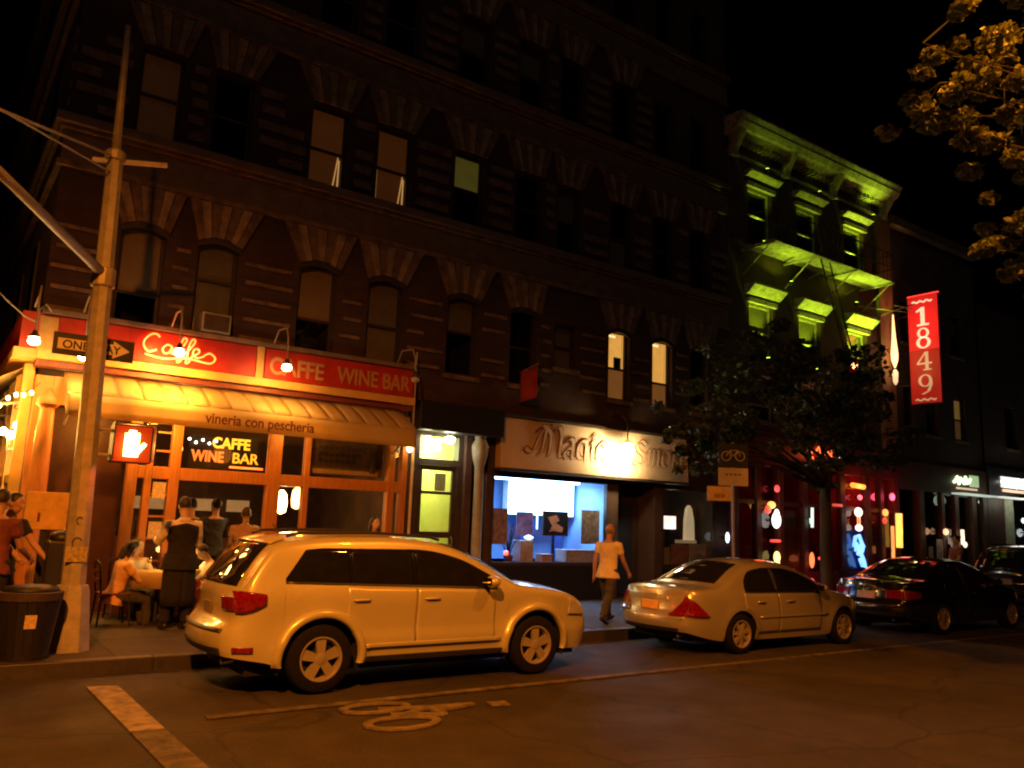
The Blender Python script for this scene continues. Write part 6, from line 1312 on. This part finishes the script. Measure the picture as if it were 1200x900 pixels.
    for s in (1, -1):
        hp, kn, an, fa = legs[s]; fd = Vector((math.cos(fa) if abs(fa) < 1.2 else .4, 0, math.sin(fa) * .8)).normalized(); mb = MB(); mb.capsule([an + Vector((-.035, 0, -.03)), an + fd * .08 + Vector((0, 0, -.042)), an + fd * .19 + Vector((0, 0, -.055))], [.045, .045, .032], 12); skinned(mb, 'shoe', wear.get('shoe', c_shoe), .011, 2)
    if not bald:
        mb = MB(); mb.ellipsoid(hc + Mh @ Vector((-.022, 0, .036)), .094, .084, .102, 18, 14, Mh)
        if hair_long: mb.tube([hc + Mh @ Vector((-.05, 0, .05)), hc + Mh @ Vector((-.085, 0, -.05)), hc + Mh @ Vector((-.08, 0, -.2))], [.075, .07, .05], 14); [mb.capsule([hc + Mh @ Vector((-.02, s * .075, .04)), hc + Mh @ Vector((-.02, s * .085, -.12))], [.03, .028], 10) for s in (1, -1)]
        skinned(mb, 'hair', hair, .012, 1)
    else:
        mb = MB(); mb.ellipsoid(hc + Mh @ Vector((-.03, 0, .0)), .078, .080, .062, 18, 14, Mh); skinned(mb, 'hair', hair, .012, 1)
    for s in (1, -1): shift(MB().ellipsoid(hc + Mh @ Vector((.081, s * .031, .012)), .008, .013, .007, 10, 6, Mh)).build('eye', c_eye, t, smooth=True)
    shift(MB().ellipsoid(hc + Mh @ Vector((.086, 0, -.062)), .008, .024, .007, 10, 6, Mh)).build('mouth', c_lip, t, smooth=True)
    t.location = loc; t.rotation_euler = (0, 0, R(rz)); return t
GZ = .152
# waiter with his back to the street (faces the cafe, +Y)
person('waiter in black vest and apron over white shirt standing with his back to the street', (3.12, 12.25, GZ), 95, dict(hipL=2, hipR=-2, shL=28, elL=70, abdL=16, innL=18, shR=26, elR=72, abdR=16, innR=18, head=14), dict(top=c_wht, sleeve='long', vest=c_blk, apron=True, bottom=c_blk), H=1.80)
person('bald man in a mustard T-shirt and grey trousers walking past the blue window', (9.88, 10.85, GZ), 18, dict(lean=3, hipL=20, kneeL=6, hipR=-20, kneeR=14, shL=-14, elL=18, shR=16, elR=22, abdL=10, abdR=12, head=4), dict(top=mat('pale mustard tee', (.66, .54, .36), .85, var=.12), bottom=c_grey), H=1.69, bald=True, skin=skin_d, hair=mat('shaved grey hair', (.20, .14, .11), .8))
person('person in a dark top at the left edge reaching towards the litter bin', (.93, 11.95, GZ), -48, dict(lean=8, hipL=6, hipR=-4, shL=30, elL=18, abdL=14, shR=40, elR=14, abdR=8, head=10), dict(top=c_blk, bottom=c_jean), H=1.76, skin=skin_d)
person('long haired seated diner in a pale top facing right at the left table', (2.45, 12.95, GZ), 2, dict(lean=12, hipL=86, hipR=82, kneeL=84, kneeR=78, shL=42, elL=62, shR=38, elR=66, innR=14, innL=14, head=14), dict(top=c_org, bottom=c_grey, sleeve='short'), seat=.47, H=1.66, hair_long=True)
person('seated diner in a white shirt behind the left cafe table', (2.78, 13.75, GZ), -70, dict(lean=10, hipL=84, hipR=84, kneeL=84, kneeR=84, shL=40, elL=60, shR=40, elR=60, head=10), dict(top=c_wht, bottom=c_jean, sleeve='long'), seat=.47, H=1.66, hair=hair_b)
person('seated diner in a bright pale blouse leaning over the right cafe table', (3.92, 13.1, GZ), 178, dict(lean=20, hipL=86, hipR=82, kneeL=80, kneeR=84, shL=46, elL=58, shR=40, elR=72, innL=12, innR=12, head=16), dict(top=c_wht, bottom=c_grey, sleeve='long'), seat=.47, H=1.64)
person('seated diner in a maroon top beside the right cafe table', (3.5, 13.85, GZ), -95, dict(lean=8, hipL=84, hipR=84, kneeL=84, kneeR=84, shL=40, elL=64, shR=44, elR=60, head=8), dict(top=c_red, bottom=c_jean), seat=.47, H=1.68, hair=hair_d)
person('person in a black jacket standing inside behind the left cafe window', (3.95, 15.1, GZ), 80, dict(shL=40, elL=60, shR=12, elR=30, hipR=4, head=8), dict(top=c_blk, bottom=c_jean, sleeve='long'), H=1.82)
person('person in a dark navy jacket standing inside near the middle cafe post', (4.42, 15.3, GZ), 110, dict(shL=20, elL=40, shR=40, elR=60), dict(top=c_jean, bottom=c_blk, sleeve='long'), H=1.84, hair=hair_d)
person('person in a peach shirt seen from behind inside next to the middle cafe post', (4.8, 14.75, GZ), 75, dict(shL=20, elL=50, shR=20, elR=45), dict(top=c_org, bottom=c_grey), H=1.70, hair=hair_b)
person('woman with dark hair looking out over the roof of the silver gold SUV', (6.55, 13.2, GZ), -100, dict(shL=10, elL=30, shR=14, elR=34, head=6, look=20), dict(top=c_blk, bottom=c_jean, sleeve='short'), H=1.62, hair_long=True)
person('person in a brick red top standing on the pavement beyond the black saloon', (22.6, 11.2, GZ), 150, dict(shL=20, elL=50, shR=10, elR=20), dict(top=mat('brick red top', (.26, .10, .06), .85), bottom=c_jean), H=1.70)

person('person in a maroon shirt half cut off by the left edge of the picture', (.80, 11.35, GZ), 60, dict(lean=4, hipL=4, hipR=-4, shL=14, elL=30, shR=20, elR=40, head=8), dict(top=c_red, bottom=c_blk), H=1.78, skin=skin_d)
# ================================================================== CAFE TABLES AND CHAIRS
def cafe_table(x, y, label):
    t = thing('cafe_table', label, 'table', (x, y, GZ), 'pavement cafe tables')
    MB().lathe([(.33, .70), (.345, .705), (.345, .73), (.33, .735)], (x, y, GZ), 28).build('table_top', M['woodd'], t); MB().lathe([(.22, 0), (.22, .015), (.03, .04), (.03, .70)], (x, y, GZ), 16).build('pedestal', M['black'], t, angle=40)
    c = thing('tablecloth', 'cream paper cloth on the ' + label.replace('small round ', ''), 'tablecloth', (x, y, GZ + .735), 'cream tablecloths')
    mb = MB(); rows = [[(x + r * (1 + .06 * math.sin(6 * q) * k) * math.cos(q), y + r * (1 + .06 * math.sin(6 * q) * k) * math.sin(q), GZ + z) for q in np.linspace(0, 2 * math.pi, 41)] for r, z, k in ((.02, .742, 0), (.36, .742, 0), (.37, .66, .5), (.385, .52, 1))]; mb.grid(rows); o = mb.build('cloth', M['cream'], c, smooth=True); o.modifiers.new('thick', 'SOLIDIFY').thickness = .004
    g = thing('candle_glass', 'glowing candle glass on the ' + label.replace('small round ', ''), 'candle', (x + .05, y, GZ + .745), 'table candles')
    MB().lathe([(.035, 0), (.045, .09), (.04, .09), (.03, .01)], (x + .05, y, GZ + .745), 14).build('glass_cup', M['glass'], g, smooth=True); MB().ellipsoid((x + .05, y, GZ + .79), .016, .016, .03, 10, 8).build('flame', em('candle flame', (1, .55, .15), 30) if not bpy.data.materials.get('candle flame') else bpy.data.materials['candle flame'], g, smooth=True)
    light('POINT', (x + .05, y, GZ + .95), (1, .5, .13), 5, g, .05)
    for k in range(2):
        a = 2.2 + k * 3.0; w_ = thing('wine_glass', 'wine glass on the %s side of the %s' % (('far', 'near')[k], ' '.join(label.split()[2:5])), 'glass', (x + .2 * math.cos(a), y + .2 * math.sin(a), GZ + .745), 'wine glasses')
        MB().lathe([(.035, 0), (.004, .01), (.004, .09), (.03, .12), (.038, .16), (.03, .21)], (x + .2 * math.cos(a), y + .2 * math.sin(a), GZ + .745), 14, cap=False).build('bowl', M['glass'], w_, smooth=True); MB().lathe([(.005, .095), (.03, .122), (.036, .15)], (x + .2 * math.cos(a), y + .2 * math.sin(a), GZ + .745), 12).build('wine', mat('pale wine', (.5, .35, .1), .1), w_, smooth=True)
cafe_table(3.02, 12.95, 'small round left cafe table between the diners and waiter'); cafe_table(3.45, 13.25, 'small round right cafe table behind the waiter')
def chair(x, y, rz, label):
    t = thing('cafe_chair', label, 'chair', (0, 0, 0), 'pavement cafe chairs')
    MB().box(-.2, .2, -.2, .2, .43, .455).build('seat', M['woodd'], t, bevel=.01)
    for sx in (-1, 1):
        for sy in (-1, 1): MB().tube([(sx * .18, sy * .18, .43), (sx * .21, sy * .2, 0)], .014, 8).build('leg', M['black'], t)
    MB().tube([(-.19, -.18, .44), (-.24, -.18, .86), (-.25, 0, .89), (-.24, .18, .86), (-.19, .18, .44)], .014, 8).build('back_frame', M['black'], t, smooth=True)
    for z in (.6, .72, .82): MB().box(-.245, -.225, -.17, .17, z, z + .05).build('slat', M['woodd'], t)
    t.location = (x, y, GZ); t.rotation_euler = (0, 0, R(rz))
chair(2.43, 12.95, 2, 'cafe chair under the long haired diner at the left'); chair(2.77, 13.77, -70, 'cafe chair under the diner in the white shirt'); chair(3.94, 13.1, 178, 'cafe chair under the leaning diner at the right'); chair(3.5, 13.87, -95, 'cafe chair under the diner in maroon')
chair(5.2, 13.3, 170, 'empty cafe chair behind the SUV'); 

# ================================================================== STREET LAMPS (sodium, along the near pavement)
lampglow = em('sodium lamp glow', (1, .5, .12), 20)
def street_lamp(x, y, dx, dy, h, e, label, ang=150, aim=(0, 0)):
    t = thing('street_lamp', label, 'street lamp', (x, y, .15), 'sodium street lamps')
    MB().tube([(x, y, .15), (x, y, 1.0), (x, y, h - .6)], [.11, .09, .06], 10).build('pole', M['steel'], t, smooth=True)
    hx, hy = x + dx, y + dy; MB().tube([(x, y, h - .7), (x + dx * .3, y + dy * .3, h - .1), (hx, hy, h + .1)], .035, 8).build('arm', M['steel'], t, smooth=True)
    hd = MB().lathe([(.05, .16), (.16, .10), (.2, 0), (.17, -.02)], (hx, hy, h), 16).build('lamp_head', M['steel'], t, smooth=True)
    MB().lathe([(.16, 0), (.13, -.08), (.02, -.11)], (hx, hy, h - .02), 16).build('lens', lampglow, hd, smooth=True)
    light('SPOT', (hx, hy, h - .2), SOD, e, t, .12, aim=(hx + aim[0], hy + aim[1], 0), angle=ang, blend=.8)
street_lamp(-3.2, -1.4, 1.2, 1.8, 8.6, 9800, 'sodium street lamp on the near pavement left of the picture', ang=132, aim=(1.6, 3.4))
street_lamp(8.2, -1.4, .3, 3.4, 10.2, 3000, 'tall sodium street lamp on the near pavement right of the picture', ang=118, aim=(1.5, .8))
